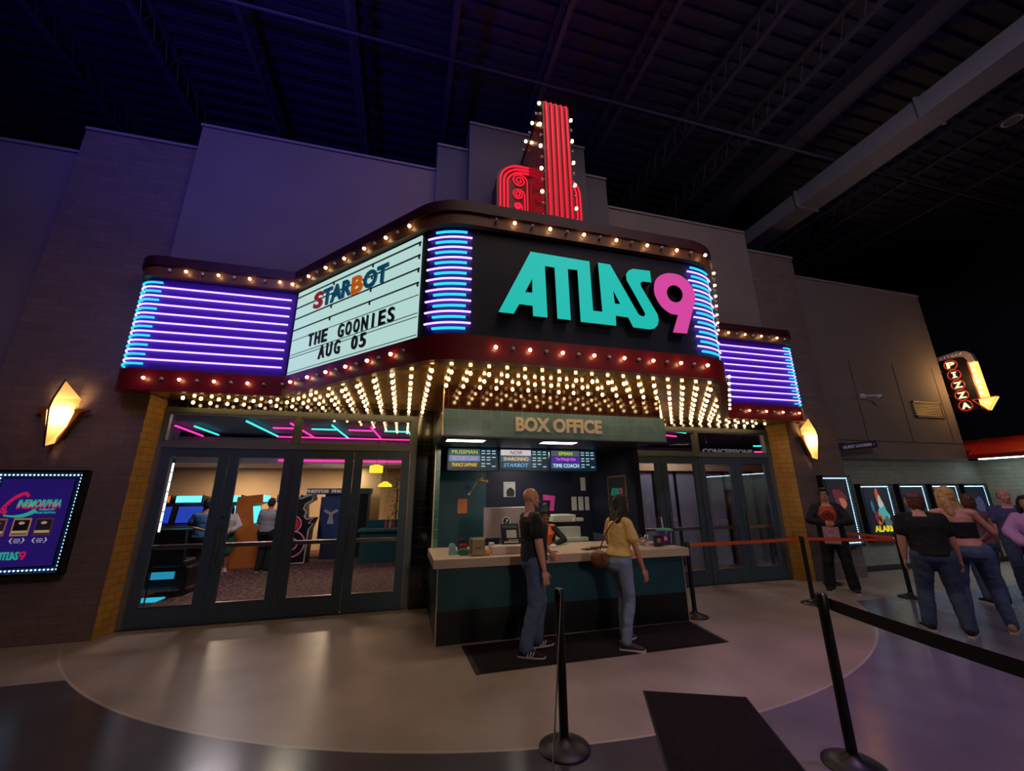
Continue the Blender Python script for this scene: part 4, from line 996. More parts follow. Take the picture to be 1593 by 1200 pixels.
# ------------------------------------------------------------------ lockers sign, grille, camera
t = thing('hanging_sign', 'small dark blue directional sign for lockers, projecting from the right wall', 'sign', (10.2, 6.95, 2.75))
def LS(u, v, q): return (9.59+u*1.24, 6.93+u*0.0-q, 2.582+u*.13+v)
MB().prism([(0, 0), (1, 0), (1, .165), (0, .165)], -.02, .02, lambda u, v, q: LS(u, v, q)).build('panel', M('navy_sign', (34, 26, 66), .4), t)
g = text_geo('GUEST LOCKERS', .09, .003, .002, .92); b = MB(); b.add([LS((q.x+.60)/1.24, q.y+.085, .023+q.z) for q in g[0]], g[1]); b.build('lettering', M('sign_white', (190, 180, 206), .6, em=lin(190, 180, 206), es=.12), t)
b = MB(); g = shape_geo([[(-.03, .035), (.035, 0), (-.03, -.035)]], .003); b.add([LS((q.x+1.15)/1.24, q.y+.085, .023+q.z) for q in g[0]], g[1]); b.build('arrow', M('sign_pink', (226, 70, 150), .6), t)
b = MB(); b.box(9.8, 6.93, 2.75, 9.84, 7.115, 2.79); b.box(10.6, 6.93, 2.78, 10.64, 7.115, 2.82); b.build('bracket', case_m, t)
t = thing('wall_vent', 'louvred metal vent high on the right wall', 'vent', (13.3, 7.12, 3.57))
b = MB()
for q in ((12.78, 3.56, 13.86, 3.60), (12.78, 3.95, 13.86, 3.99), (12.78, 3.56, 12.82, 3.99), (13.82, 3.56, 13.86, 3.99)): b.box(q[0], 7.09, q[1], q[2], 7.12, q[3])
vm = M('vent_paint', (150, 128, 104), .5, metal=.2); b.build('frame', vm, t)
b = MB()
for k in range(8): z = 3.615+k*.044; b.prism_x([(7.095, z), (7.1, z-.004), (7.118, z+.03), (7.113, z+.034)], 12.82, 13.82)
b.build('louvre', vm, t)
t = thing('security_camera', 'small white dome security camera on a wall arm above the lockers sign', 'camera', (11.05, 7.12, 4.0))
wp = M('white_plastic'); MB().box(10.98, 7.06, 3.96, 11.10, 7.12, 4.08, .01).build('mount', wp, t)
MB().tube([(11.04, 7.07, 4.02), (11.2, 6.92, 4.0)], .022, 8).build('arm', wp, t)
MB().ell((11.25, 6.88, 3.97), (.075, .075, .06)).build('body', wp, t, True); MB().ell((11.27, 6.85, 3.95), (.045, .045, .04)).build('lens', case_m, t, True)

# ------------------------------------------------------------------ pizza sign and red awning
t = thing('pizza_sign', 'vertical pizza sign with lit letters and a bulb lined arrow', 'sign', (14.48, 6.9, 3.7))
brd = M('black_sign_board', (26, 20, 22), .45); red_n = glow('red_ring_neon', (1, .05, .03), .6); crm = glow('cream_letter_lit', (1, .84, .46), 1.2)
MB().box(14.42, 6.62, 3.74, 14.54, 7.18, 5.24).build('board', brd, t)
PR, PU = (0, -1, 0), (0, 0, 1)                       # the blade sign faces the doors, along the wall
for k, ch in enumerate('PIZZA'):
    z = 5.05-.289*k; y = 6.93-.01*k
    r_ = MB(); r_.tube([(14.40, y+.135*math.cos(a), z+.135*math.sin(a)) for a in [2*PI*i/28 for i in range(29)]], .011, 6, False); r_.build('letter_ring', red_n, t, True)
    b = MB(); g = text_geo(ch, .22, .02, .008); x0 = max(abs(q.x) for q in g[0]); place(g, (14.405, y, z), PR, PU, b, ((.085/x0 if ch != 'I' else 1.15), 1.0))
    if ch == 'I':
        for dz in (-.07, .07): b.box(14.395, y-.05, z+dz-.012, 14.415, y+.05, z+dz+.012)
    b.build('sign_letter', crm, t)
lit_ch = glow('arrow_channel_lit', (1, .56, .12), 1.7); pale_ch = M('arrow_channel_pale', (196, 178, 170), .5)
def ysh(pts, nm, m, d, x=14.48): sh = MB(); place(shape_geo([[(-p[0], p[1]) for p in pts]], d), (x, 0, 0), PR, PU, sh); sh.build(nm, m, t)
ysh([(7.18, 5.225), (7.18, 5.35), (6.72, 5.38), (6.57, 5.33), (6.48, 5.22), (6.445, 5.0), (6.58, 5.0), (6.60, 5.10), (6.65, 5.19), (6.74, 5.225)], 'arrow_tail', pale_ch, .12)
ysh([(6.58, 5.0), (6.445, 5.0), (6.44, 4.0), (6.575, 4.0)], 'arrow_shaft', lit_ch, .11)
ysh([(6.71, 4.0), (6.28, 4.0), (6.494, 3.69)], 'arrow_head', lit_ch, .11)
b = MB(); b.tube([(14.41, 6.59, 5.04), (14.41, 6.585, 4.01)], .011, 6); b.tube([(14.41, 6.73, 4.01), (14.41, 6.26, 4.01), (14.41, 6.494, 3.67), (14.41, 6.73, 4.01)], .011, 6); b.build('arrow_outline', red_n, t)
ab = MB(); ab.ell((-.02, 0, 0), (.03, .032, .032), None, 8, 6); abm = ab.mesh('arrow_bulb', glow('arrow_bulb_lit', (1, .75, .35), 9), True)
for k in range(6): inst('arrow_bulb', abm, (14.42, 6.512, 4.92-.155*k), t)
inst('arrow_bulb', abm, (14.42, 6.494, 3.89), t)
au = MB().ell((-.015, 0, 0), (.025, .028, .028), None, 8, 6).mesh('arrow_bulb_unlit', bulb_off, True)
for k in range(6): inst('arrow_bulb', au, (14.42, 7.10-.085*k, 5.29+.004*k), t)
b = MB(); b.box(14.30, 7.13, 4.2, 14.44, 7.19, 4.26); b.box(14.30, 7.13, 4.9, 14.44, 7.19, 4.96); b.build('bracket', brd, t)
lamp('pizza_glow_fill', 'POINT', (14.28, 6.45, 4.5), (15, 6, 3), (1, .56, .2), 34, .12)  # invisible point lamp added to boost the arrow's glow on the wall
t = thing('red_awning', 'red standing seam metal awning over the return wall', 'awning', (14.5, 4, 2.5))
ra = M('red_seam_metal', (190, 44, 32), .35, metal=.2, nz=(2, .1))
MB().prism([(14.05, 2.56), (14.80, 3.02), (14.80, 2.96), (14.08, 2.50)], -3, 7.0, lambda u, w, q: (u, q, w)).build('roof_sheet', ra, t)
MB().box(14.03, -3, 2.48, 14.09, 7.0, 2.58).build('fascia', M('red_fascia', (150, 28, 28), .4), t)
b = MB()
for k in range(11): y = 6.9-k*.95; b.prism([(14.05, 2.565), (14.80, 3.025), (14.80, 3.045), (14.05, 2.585)], y, y+.03, lambda u, w, q: (u, q, w))
b.build('seam', ra, t)
MB().prism([(14.32, 2.725), (14.79, 3.014), (14.79, 2.954), (14.32, 2.65)], 7.0, 8.4, lambda u, w, q: (u, q, w)).build('roof_sheet', ra, t)
MB().box(14.10, -3, 2.49, 14.62, 7.0, 2.50).build('soffit', M('white_soffit', (200, 200, 200), .5), t)
MB().box(14.14, -3, 2.46, 14.30, 6.85, 2.488).build('light_strip', glow('cool_strip', (.62, .84, 1.0), 7.0), t)

# ------------------------------------------------------------------ floor mats
mat_m = M('dark_ribbed_carpet', (34, 27, 28), .95, nz=(40, .35), bump=(160, .5), spec=.15); mat_e = M('mat_rubber_edge', (20, 18, 18), .7)
def mat(pts, lab):
    t = thing('floor_mat', lab, 'mat', (sum(p[0] for p in pts)/4, sum(p[1] for p in pts)/4, 0))
    c = Vector((t.location.x, t.location.y)); inn = [tuple(c+(Vector(p)-c)*.965) for p in pts]
    MB().prism_z(pts, .001, .007).build('rubber_edge', mat_e, t); MB().prism_z(inn, .007, .012).build('pile', mat_m, t)
mat([(.79, 4.42), (3.80, 4.46), (3.90, 5.27), (.76, 5.22)], 'long dark mat on the floor along the front of the counter')
mat([(2.157, 3.677), (2.936, 3.331), (2.30, 1.95), (1.52, 2.30)], 'dark mat laid askew on the floor nearest the camera')

# ------------------------------------------------------------------ queue posts and belts
post_m = M('black_powder_coat', (22, 20, 20), .4, nz=(6, .1))
def stanchion(x, y, lab, h=1.0, belt_dirs=()):
    t = thing('queue_post', lab, 'queue post', (x, y, 0), group='black queue posts')
    MB().lathe([(.175, 0), (.178, .006), (.172, .014), (.11, .034), (.05, .055), (.036, .075)], (x, y, 0), 36).build('base', post_m, t, 40)
    MB().lathe([(.032, .06), (.032, h-.10)], (x, y, 0), 24).build('pole', post_m, t, 40)
    MB().lathe([(.032, h-.10), (.037, h-.095), (.037, h-.012), (.034, h-.004)], (x, y, 0), 24).build('belt_head', post_m, t, 40)
    MB().lathe([(.030, h-.004), (.028, h+.004), (.0, h+.005)], (x, y, 0), 24).build('top_cap', M('grey_cap', (96, 92, 104), .25, metal=.6), t, 40)
    for a in belt_dirs:
        MB().box(.030, -.016, h-.08, .052, .016, h-.025).build('belt_clip', post_m, t, local=True).rotation_euler = (0, 0, a)
    return t
def belt(a, b, z, m, lab, group=None, sag=.0, h=.048, txt=None):
    a = Vector(a); b = Vector(b); d = (b-a).normalized(); n = Vector((d.y, -d.x)); ms = MB(); K = 14
    vs = []; 
    for k in range(K+1):
        f = k/K; q = a.lerp(b, f); zz = (z[0]*(1-f)+z[1]*f)-sag*4*f*(1-f)
        for sx, sz in ((-.001, -h/2), (.001, -h/2), (.001, h/2), (-.001, h/2)): vs.append((q.x+n.x*sx, q.y+n.y*sx, zz+sz))
    fs = [(i*4+k, i*4+(k+1) % 4, (i+1)*4+(k+1) % 4, (i+1)*4+k) for i in range(K) for k in range(4)]+[(3, 2, 1, 0), (K*4, K*4+1, K*4+2, K*4+3)]
    ms.add(vs, fs)
    t = tag(ms.build('barrier_belt', m, None), lab, 'belt', group)
    return t
P1, P2, P3, P4, P5, P6 = (1.18, 3.10), (2.88, 2.42), (6.34, 5.47), (8.22, 5.31), (4.12, 5.43), (8.05, 6.45)
stanchion(*P1, 'black queue post in front of the counter, its belt running towards the camera')
stanchion(*P2, 'nearest black queue post with a black belt stretching to the right')
stanchion(*P3, 'black queue post joined to the counter end by an orange belt')
stanchion(*P4, 'black queue post in front of the white figure poster')
stanchion(*P5, 'black queue post at the end of the counter')
stanchion(*P6, 'black queue post behind the employee in black')
bk = M('black_belt_webbing', (26, 20, 20), .8, nz=(60, .2)); og = M('orange_belt_webbing', (228, 92, 42), .75, nz=(30, .12)); gb = M('grey_belt_webbing', (120, 108, 104), .8)
belt((1.18, 3.06), (.335, 1.0), (.955, .94), gb, 'grey belt running from the middle queue post towards the camera')
belt((2.89, 2.38), (2.60, .60), (.94, .92), bk, 'black belt running right from the nearest queue post', sag=.02, h=.075)
belt((4.17, 5.43), (6.29, 5.47), (.955, .96), og, 'orange belt between the counter end and the next post', sag=.01)
belt((6.39, 5.47), (8.17, 5.31), (.96, .90), og, 'orange belt passing in front of the employee', sag=.01)
belt((8.06, 6.40), (8.21, 5.36), (.95, .92), og, 'short orange belt behind the employee, between the two far posts', sag=.0)
# ------------------------------------------------------------------ arcade lobby behind the doors
def carpet():
    m = bpy.data.materials.new('patterned_carpet'); m.use_nodes = True; N = m.node_tree.nodes; L = m.node_tree.links; p = N['Principled BSDF']
    tc = N.new('ShaderNodeTexCoord'); v = N.new('ShaderNodeTexVoronoi'); v.inputs['Scale'].default_value = 9; L.new(tc.outputs['Object'], v.inputs['Vector'])
    n = N.new('ShaderNodeTexNoise'); n.inputs['Scale'].default_value = 14; L.new(tc.outputs['Object'], n.inputs['Vector'])
    r = N.new('ShaderNodeValToRGB'); L.new(n.outputs['Fac'], r.inputs[0]); e = r.color_ramp.elements
    e[0].position = .40; e[0].color = s(30, 22, 26); e[1].position = .62; e[1].color = s(150, 84, 56)
    q = e.new(.5); q.color = s(52, 34, 36)
    mx = N.new('ShaderNodeMix'); mx.data_type = 'RGBA'; mx.inputs[0].default_value = .03; L.new(r.outputs[0], mx.inputs[6]); L.new(v.outputs['Color'], mx.inputs[7])
    L.new(mx.outputs[2], p.inputs['Base Color']); p.inputs['Roughness'].default_value = .95
    return m
struct('floor_lobby', MB().box(-10, 7.13, -.2, 13, 15.7, -.002), carpet())
beige = M('beige_lobby_wall', (206, 176, 138), .8, nz=(1.5, .05)); dkc = M('dark_lobby_ceiling', (110, 104, 136), .8); bl = M('slate_lobby_wall', (60, 74, 100), .7, nz=(2, .1))
struct('wall_lobby_back', MB().box(-10, 15.4, 0, 13, 15.6, 3.6), beige)
struct('wall_lobby_left', MB().box(-9.2, 7.2, 0, -9, 15.4, 3.6), bl)
struct('wall_lobby_right', MB().box(12.6, 7.7, 0, 12.8, 15.4, 3.6), bl)
struct('ceiling_lobby', MB().box(-10, 7.3, 3.5, 13, 15.6, 3.6), dkc)
struct('ceiling_lobby_bulkhead', MB().box(-10, 13.2, 2.66, 13, 15.4, 3.4), M('white_bulkhead', (190, 186, 190), .8))
struct('pillar_lobby', MB().box(-6.6, 11.2, 0, -5.6, 11.9, 3.5), bl)
struct('pillar_lobby_beige', MB().box(-1.42, 14.0, 0, -.72, 14.5, 2.66), beige)
for loc, pw in (((-5, 13.9, 2.6), 95), ((-1.9, 13.8, 2.6), 80), ((1.2, 13.6, 2.6), 30), ((-3.0, 9.6, 3.4), 55), ((6.2, 8.1, 3.3), 26), ((9, 11.5, 3.3), 30)):
    lamp('lobby_downlight', 'AREA', loc, (loc[0], loc[1]+.01, 0), (1, .74, .50) if loc[1] > 13 else (.92, .80, .86), pw, .6)
lamp('lobby_door_spill', 'SPOT', (-1.8, 9.4, 3.3), (-1.6, 6.0, 0), (1, .86, .66), 45, .25, spot=70)
pk_n = glow('magenta_ceiling_neon', (1.0, .03, .32), 2.6); tl_n = glow('teal_ceiling_neon', (.03, .85, .70), 2.0)
def cneon(a, b, m, lab):
    n = MB().tube([a, b], .022, 6).build('ceiling_neon', m); tag(n, lab, 'neon tube', 'neon tubes on the lobby ceiling')
Z3 = 3.40
pinkl = 'magenta neon tube on the dark lobby ceiling behind the doors'; teall = 'teal neon tube on the dark lobby ceiling behind the doors'
cneon((-5.45, 11.3, Z3), (-5.6, 13.1, Z3), pk_n, pinkl); cneon((-5.05, 11.3, Z3), (-5.1, 12.8, Z3), tl_n, teall)
for k in range(5):
    cneon((-3.6+.9*k, 10.3+.1*k, Z3), (-3.6+.95*k, 12.8, Z3), tl_n if k % 2 == 0 else pk_n, teall if k % 2 == 0 else pinkl)
    cneon((-3.3+.9*k, 11.2, Z3), (-2.7+.9*k, 11.2, Z3), pk_n if k % 2 == 0 else tl_n, pinkl if k % 2 == 0 else teall)
cneon((-3.6, 12.7, 3.38), (1.2, 12.7, 3.38), pk_n, pinkl); cneon((-3.6, 13.16, 2.75), (1.2, 13.16, 2.75), pk_n, 'long magenta neon tube along the white bulkhead edge')
for k in range(4):
    cneon((4.4+.85*k, 8.6+.3*k, Z3), (5.3+.85*k, 8.9+.3*k, Z3), (pk_n, tl_n)[k % 2], (pinkl, teall)[k % 2])
    cneon((4.6+.85*k, 9.6+.2*k, Z3), (5.5+.85*k, 9.9+.2*k, Z3), (tl_n, pk_n)[k % 2], (teall, pinkl)[k % 2])
cneon((10.2, 10.1, 3.1), (10.9, 10.1, 3.12), tl_n, 'short teal neon tube beside the concessions sign'); cneon((10.2, 10.1, 2.92), (10.9, 10.1, 2.94), pk_n, 'short magenta neon tube beside the concessions sign')
# arcade cabinets along the back
blk = M('black_laminate', (20, 18, 22), .4)
def cabinet(x, y, rz, lab, scr, mar, side=blk):
    t = thing('arcade_cabinet', lab, 'arcade cabinet', (x, y, 0), rz, 'arcade cabinets in the lobby')
    prof = [(-.40, 0), (.36, 0), (.36, 1.72), (-.22, 1.78), (-.24, 1.58), (-.02, 1.50), (-.10, 1.05), (-.44, .92), (-.44, .80)]
    b = MB()
    for a, c in ((-.33, -.30), (.30, .33)): b.prism_x(prof, a, c)
    b.build('side_panel', side, t, local=True)
    b = MB().box(-.30, .10, .02, .30, .35, 1.70); b.box(-.30, -.36, .02, .30, .1, .8); b.build('body', blk, t, local=True)
    MB().prism_x([(-.43, .90), (-.11, 1.03), (-.11, .99), (-.43, .86)], -.30, .30).build('control_panel', M('control_panel', (40, 30, 50), .35), t, local=True)
    MB().prism_x([(-.09, 1.06), (-.02, 1.48), (.02, 1.48), (-.05, 1.06)], -.28, .28).build('screen', scr, t, local=True)
    MB().box(-.30, -.225, 1.59, .30, -.18, 1.76).build('marquee', mar, t, local=True)
    return t
def g3(n, c, e): return glow(n, lin(*c), e)
sc_c = g3('screen_cyan', (70, 220, 255), 2.2); sc_b = g3('screen_blue', (40, 70, 190), 1.0); sc_p = g3('screen_pink', (170, 90, 170), .8); mr_c = g3('marquee_cyan', (90, 220, 255), 2.6); mr_o = g3('marquee_orange', (226, 120, 40), 1.2); mr_w = g3('marquee_lilac', (120, 140, 230), 1.3)
cabinet(-7.25, 13.3, 0, 'arcade cabinet with a lilac marquee, farthest towards the left wall of the lobby', sc_p, mr_w)
cabinet(-6.35, 13.3, 0, 'arcade cabinet with an orange marquee, behind the first door leaf', sc_b, mr_o)
cabinet(-5.62, 13.3, 0, 'arcade cabinet with a cyan marquee, next to the orange one', sc_b, mr_c)
cabinet(-4.75, 13.5, 0, 'arcade cabinet with the brightest cyan screen, behind the woman in green', sc_c, mr_c)
cabinet(-3.3, 13.9, 0, 'arcade cabinet with a blue screen, beyond the man in grey', sc_b, mr_w)
cabinet(-3.78, 12.45, PI/2, 'orange sided arcade cabinet turned side on behind the second door leaf', sc_c, mr_c, M('orange_cabinet_side', (206, 120, 50), .4))
# cutout machine
t = thing('space_game_cabinet', 'black game cabinet with jagged white edging, red disc and pink ring', 'arcade cabinet', (-2.75, 12.6, 0))
MB().prism_y([(-3.25, 0), (-2.42, 0), (-2.40, .85), (-2.30, 1.15), (-2.55, 1.15), (-2.58, 1.5), (-2.38, 1.62), (-2.42, 1.78), (-3.0, 1.66), (-3.25, 1.3)], 12.4, 12.95).build('body', blk, t)
wh = M('white_edge', (214, 208, 214), .5)
MB().tube([(-3.2, 12.39, 0.02), (-2.44, 12.39, 0.02), (-2.42, 12.39, .85), (-2.32, 12.39, 1.0), (-2.44, 12.39, 1.02), (-2.33, 12.39, 1.14), (-2.5, 12.39, 1.12), (-2.56, 12.39, 1.2), (-2.52, 12.39, 1.3), (-2.6, 12.39, 1.4), (-2.56, 12.39, 1.52), (-2.40, 12.39, 1.62), (-2.44, 12.39, 1.76), (-2.7, 12.39, 1.66), (-2.8, 12.39, 1.7), (-3.0, 12.39, 1.62)], .022, 6).build('white_edging', wh, t)
flat(t, 'red_disc', [disc((-2.82, 1.0), .16)], M('art_red', (200, 40, 60), .5, em=lin(200, 40, 60), es=.15), 12.395)
for r_, z, x in ((.22, 1.0, -2.82), (.34, .5, -2.8), (.16, .5, -2.8)): flat(t, 'pink_ring', [disc((x, z), r_, 28), disc((x, z), r_-.035, 28)], M('art_pink', (226, 130, 170), .5, em=lin(226, 130, 170), es=.12), 12.393)
# photo booth
t = thing('photo_booth', 'photo booth with teal header lettering and a blue side picture', 'photo booth', (-1.9, 13.3, 0))
MB().box(-2.20, 13.05, 0, -1.0, 13.9, 1.78).build('body', M('booth_dark_blue', (40, 44, 70), .5), t)
MB().box(-2.70, 12.98, 1.78, -.95, 13.9, 1.94).build('header', M('booth_header_teal', (60, 100, 100), .5), t)
for x in (-2.42, -1.72, -1.2):
    a = MB(); place(text_geo('PHOTOS', .11, .01, .008, .62 if x != -1.2 else .3), (x, 12.97, 1.86), mb=a) if x != -1.2 else None
    if a.v: a.build('header_letters', M('booth_letter_white', (220, 200, 210), .5, em=lin(220, 200, 210), es=.25), t)
MB().box(-2.30, 13.03, .55, -1.72, 13.05, 1.70).build('picture', M('booth_picture_blue', (50, 80, 140), .5, nz=(5, .3)), t)
flat(t, 'picture_figure', [[(-2.08, .95), (-1.90, .95), (-1.95, 1.2), (-1.80, 1.3), (-1.84, 1.36), (-2.0, 1.27), (-2.16, 1.36), (-2.2, 1.3), (-2.03, 1.2)]], wh, 13.02)
MB().box(-1.66, 13.02, .1, -1.05, 13.05, 1.74).build('curtain', M('black_curtain', (18, 16, 20), .8), t)
# teal counter, lamp and plant
t = thing('lobby_counter', 'teal skirted service counter behind the fourth door leaf', 'counter', (.0, 12.2, 0))
MB().box(-1.05, 12.0, 0, .9, 12.8, .78).build('base', M('teal_skirt', (26, 92, 96), .5), t)
MB().box(-1.12, 11.94, .78, .95, 12.8, .84).build('top', M('teal_top', (60, 120, 120), .35), t)
MB().box(-.95, 12.5, .84, .9, 12.8, 1.05).build('upstand', M('teal_skirt'), t)
t = thing('pendant_lamp', 'yellow glowing pendant lamp above the teal lobby counter', 'lamp', (-.55, 13.0, 2.0))
yl = glow('yellow_lamp_shade', lin(236, 214, 50), 1.6)
MB().lathe([(.2, 0), (.2, .06), (.05, .16)], (-.55, 13.0, 1.98), 20).build('shade', yl, t, 40); MB().tube([(-.55, 13.0, 2.1), (-.55, 13.0, 3.5)], .008, 6).build('cord', blk, t)
t = thing('pendant_lamp', 'yellow lamp nearest the bulkhead, higher than the other pendant', 'lamp', (-.82, 12.7, 2.4))
MB().lathe([(.19, 0), (.19, .2), (.05, .24)], (-.82, 12.7, 2.38), 20).build('shade', yl, t, 40); MB().tube([(-.82, 12.7, 2.6), (-.82, 12.7, 3.5)], .008, 6).build('cord', blk, t)
t = thing('potted_plant', 'tall leafy plant standing behind the teal lobby counter', 'plant', (-.2, 13.5, 0))
MB().lathe([(.16, 0), (.2, .35), (.18, .36)], (-.2, 13.5, 0), 16).build('pot', blk, t, 40)
MB().tube([(-.2, 13.5, .3), (-.18, 13.5, 1.9)], .025, 6).build('stem', M('bark', (80, 60, 40), .8), t)
random.seed(11); b = MB()
for k in range(260):
    a = random.random()*6.28; zz = .9+random.random()*1.4; r_ = .05+.36*random.random(); c = Vector((-.2+r_*math.cos(a), 13.5+r_*math.sin(a), zz)); d = Vector((math.cos(a), math.sin(a), random.uniform(-.9, .2)))*.09; n = d.cross(Vector((0, 0, 1))).normalized()*.022
    b.add([c-d*.5, c+n, c+d, c-n], [(0, 1, 2, 3)])
b.build('foliage', M('leaf_green', (70, 110, 40), .6, nz=(6, .3)), t)
for k, (x, col) in enumerate(((-.42, (226, 90, 60)), (-.30, (220, 190, 170)), (-.22, (200, 60, 50)))):
    b = MB().lathe([(.035, 0), (.037, .14), (.015, .19), (.015, .23)], (x, 12.3, .842), 12).build('bottle', M('bottle_%d' % k, col, .3), None, 40); tag(b, ('orange sauce bottle on the teal lobby counter', 'pale bottle between the two coloured bottles on the lobby counter', 'red bottle at the far end of the lobby counter bottles')[k], 'bottle')
# streak of light built as a tube, and racing seat behind the first leaf
t = thing('light_streak', 'thin white vertical streak of light in the first door leaf, built as a tube', 'light tube', (-3.93, 8.35, 1.2))
b = MB()
for k in range(7): z = 1.15+k*.165; b.tube([(-3.93, 8.35, z), (-3.93, 8.35, z+.15)], .016, 8)
b.build('tube', glow('white_tube', (.75, .88, 1.0), 2.6), t); MB().tube([(-3.93, 8.37, 0), (-3.93, 8.37, 2.35)], .012, 6).build('holder', blk, t); MB().lathe([(.12, 0), (.12, .012)], (-3.93, 8.37, 0)).build('base', blk, t)
t = thing('racing_game_seat', 'black racing game seat with silver rail and cyan underglow', 'game seat', (-4.05, 9.4, 0))
MB().box(-4.4, 9.1, .12, -3.7, 9.9, .5, .04).build('base', blk, t); MB().box(-4.35, 9.0, .5, -3.75, 9.5, .62, .04).build('seat', M('seat_vinyl', (30, 28, 32), .4), t)
MB().prism_x([(9.0, .6), (9.1, .6), (8.98, 1.15), (8.88, 1.15)], -4.33, -3.77).build('backrest', M('seat_vinyl'), t)
MB().tube([(-4.5, 8.95, .95), (-4.5, 8.85, 1.18), (-3.65, 8.85, 1.18), (-3.6, 9.2, 1.1)], .022, 8).build('rail', steel, t)
MB().box(-4.55, 8.75, .0, -3.95, 9.05, .02).build('floor_light', g3('cyan_floor_light', (40, 190, 220), 1.2), t); MB().box(-4.28, 9.085, .3, -3.9, 9.1, .42).build('side_light', g3('cyan_side_light', (40, 150, 190), 1.0), t)
# vestibule beyond the farther doors
part_m = M('blue_grey_partition', (140, 140, 160), .35, nz=(2, .06))
w = MB()
for a, b_ in ((4.2, 5.97), (6.03, 6.58), (6.64, 8.05), (8.11, 8.97), (9.03, 11.5)): w.box(a, 8.9, .0, b_, 8.94, 2.25)
struct('wall_vestibule', w, part_m)
w = MB()
for x in (5.97, 6.58, 8.05, 8.97): w.box(x, 8.86, 0, x+.06, 8.9, 2.25)
struct('trim_9', w, kick_m)
struct('trim_10', MB().box(4.2, 8.84, 2.25, 11.5, 9.0, 2.42), beige)
t = thing('concessions_sign', 'dark sign lettered concessions, seen through the farther transom window', 'sign', (9.6, 9.6, 2.85))
MB().box(8.1, 9.62, 2.62, 10.0, 9.7, 3.08).build('board', M('dark_board', (50, 52, 60), .5), t)
b = MB(); b.tube([(8.4, 9.66, 3.08), (8.4, 9.66, 3.5)], .01, 6); b.tube([(9.7, 9.66, 3.08), (9.7, 9.66, 3.5)], .01, 6); b.build('hanger', kick_m, t)
b = MB(); place(text_geo('CONCESSIONS', .22, .02, .006, 1.75), (9.05, 9.60, 2.85), mb=b); b.build('letters', M('sign_grey_white', (180, 180, 184), .5, em=lin(180, 180, 184), es=.2), t)
# ------------------------------------------------------------------ people
def solid(mb, vox, name, mat, parent, fold=0.0, seed=0, smooth_it=4, fs=9.0):
    """Grow one continuous surface around overlapping volumes, ease it, and wrinkle cloth."""
    me = mb.mesh('w', mat); ob = bpy.data.objects.new('w', me); COL.objects.link(ob)
    r = ob.modifiers.new('r', 'REMESH'); r.mode = 'VOXEL'; r.voxel_size = vox; r.use_smooth_shade = True
    sm = ob.modifiers.new('s', 'SMOOTH'); sm.factor = .5; sm.iterations = smooth_it
    bpy.context.view_layer.update()
    ev = ob.evaluated_get(bpy.context.evaluated_depsgraph_get())
    out = bpy.data.meshes.new_from_object(ev)
    bpy.data.objects.remove(ob); bpy.data.meshes.remove(me)
    out.name = name
    if fold:
        nv = [q.normal.copy() for q in out.vertices]; off = Vector((seed*3.1, seed*1.7, seed*.9))
        for q, n in zip(out.vertices, nv):
            p = q.co
            f = noise.noise(Vector((p.x*fs, p.y*fs, p.z*fs*1.6+p.x*3))+off)+.5*noise.noise(Vector((p.x*fs*2.1+p.z*8, p.y*fs*2, p.z*fs*2.6))+off)
            q.co = p+n*fold*f
    out.shade_smooth()
    o = bpy.data.objects.new(name, out); COL.objects.link(o); o.parent = parent
    return o
def V(*a): return Vector(a)
skin_l = M('skin_fair', (214, 152, 126), .5, nz=(30, .05)); skin_m = M('skin_tan', (190, 128, 98), .5, nz=(30, .05)); skin_d = M('skin_brown', (124, 80, 58), .5, nz=(30, .05))
eye_w = M('eye_white', (220, 216, 210), .3); eye_d = M('eye_dark', (30, 22, 20), .2); lip_m = M('lips', (168, 92, 84), .5)
hair_dk = M('hair_dark_brown', (34, 23, 21), .62, nz=(40, .35), stretch=(1, 1, .12), bump=(70, .5)); hair_bl = M('hair_blonde', (206, 160, 104), .45, nz=(40, .3), stretch=(1, 1, .12), bump=(70, .5))
hair_br = M('hair_auburn', (96, 54, 44), .45, nz=(40, .3), stretch=(1, 1, .12), bump=(70, .5)); hair_gy = M('hair_grey', (140, 116, 110), .55, nz=(60, .3))
denim = M('denim_blue', (84, 100, 134), .85, nz=(14, .22), bump=(90, .2)); denim_l = M('denim_light', (120, 134, 158), .85, nz=(14, .2), bump=(90, .2)); denim_d = M('denim_dark', (62, 76, 102), .85, nz=(14, .22), bump=(90, .2))
blk_c = M('black_cotton', (24, 22, 26), .85, nz=(12, .15)); navy_c = M('navy_quilt', (34, 36, 56), .75, nz=(12, .15)); sole_w = M('white_sole', (206, 196, 190), .6); stripe_w = M('white_stripe', (222, 214, 214), .6)

def ik(a, b, l1, l2, hint):
    d = b-a; L = min(d.length, (l1+l2)*.999); t = d.normalized(); h = (hint-t*hint.dot(t)).normalized()
    x = (l1*l1-l2*l2+L*L)/(2*L); y = math.sqrt(max(0, l1*l1-x*x))
    return a+t*x+h*y, a+t*L

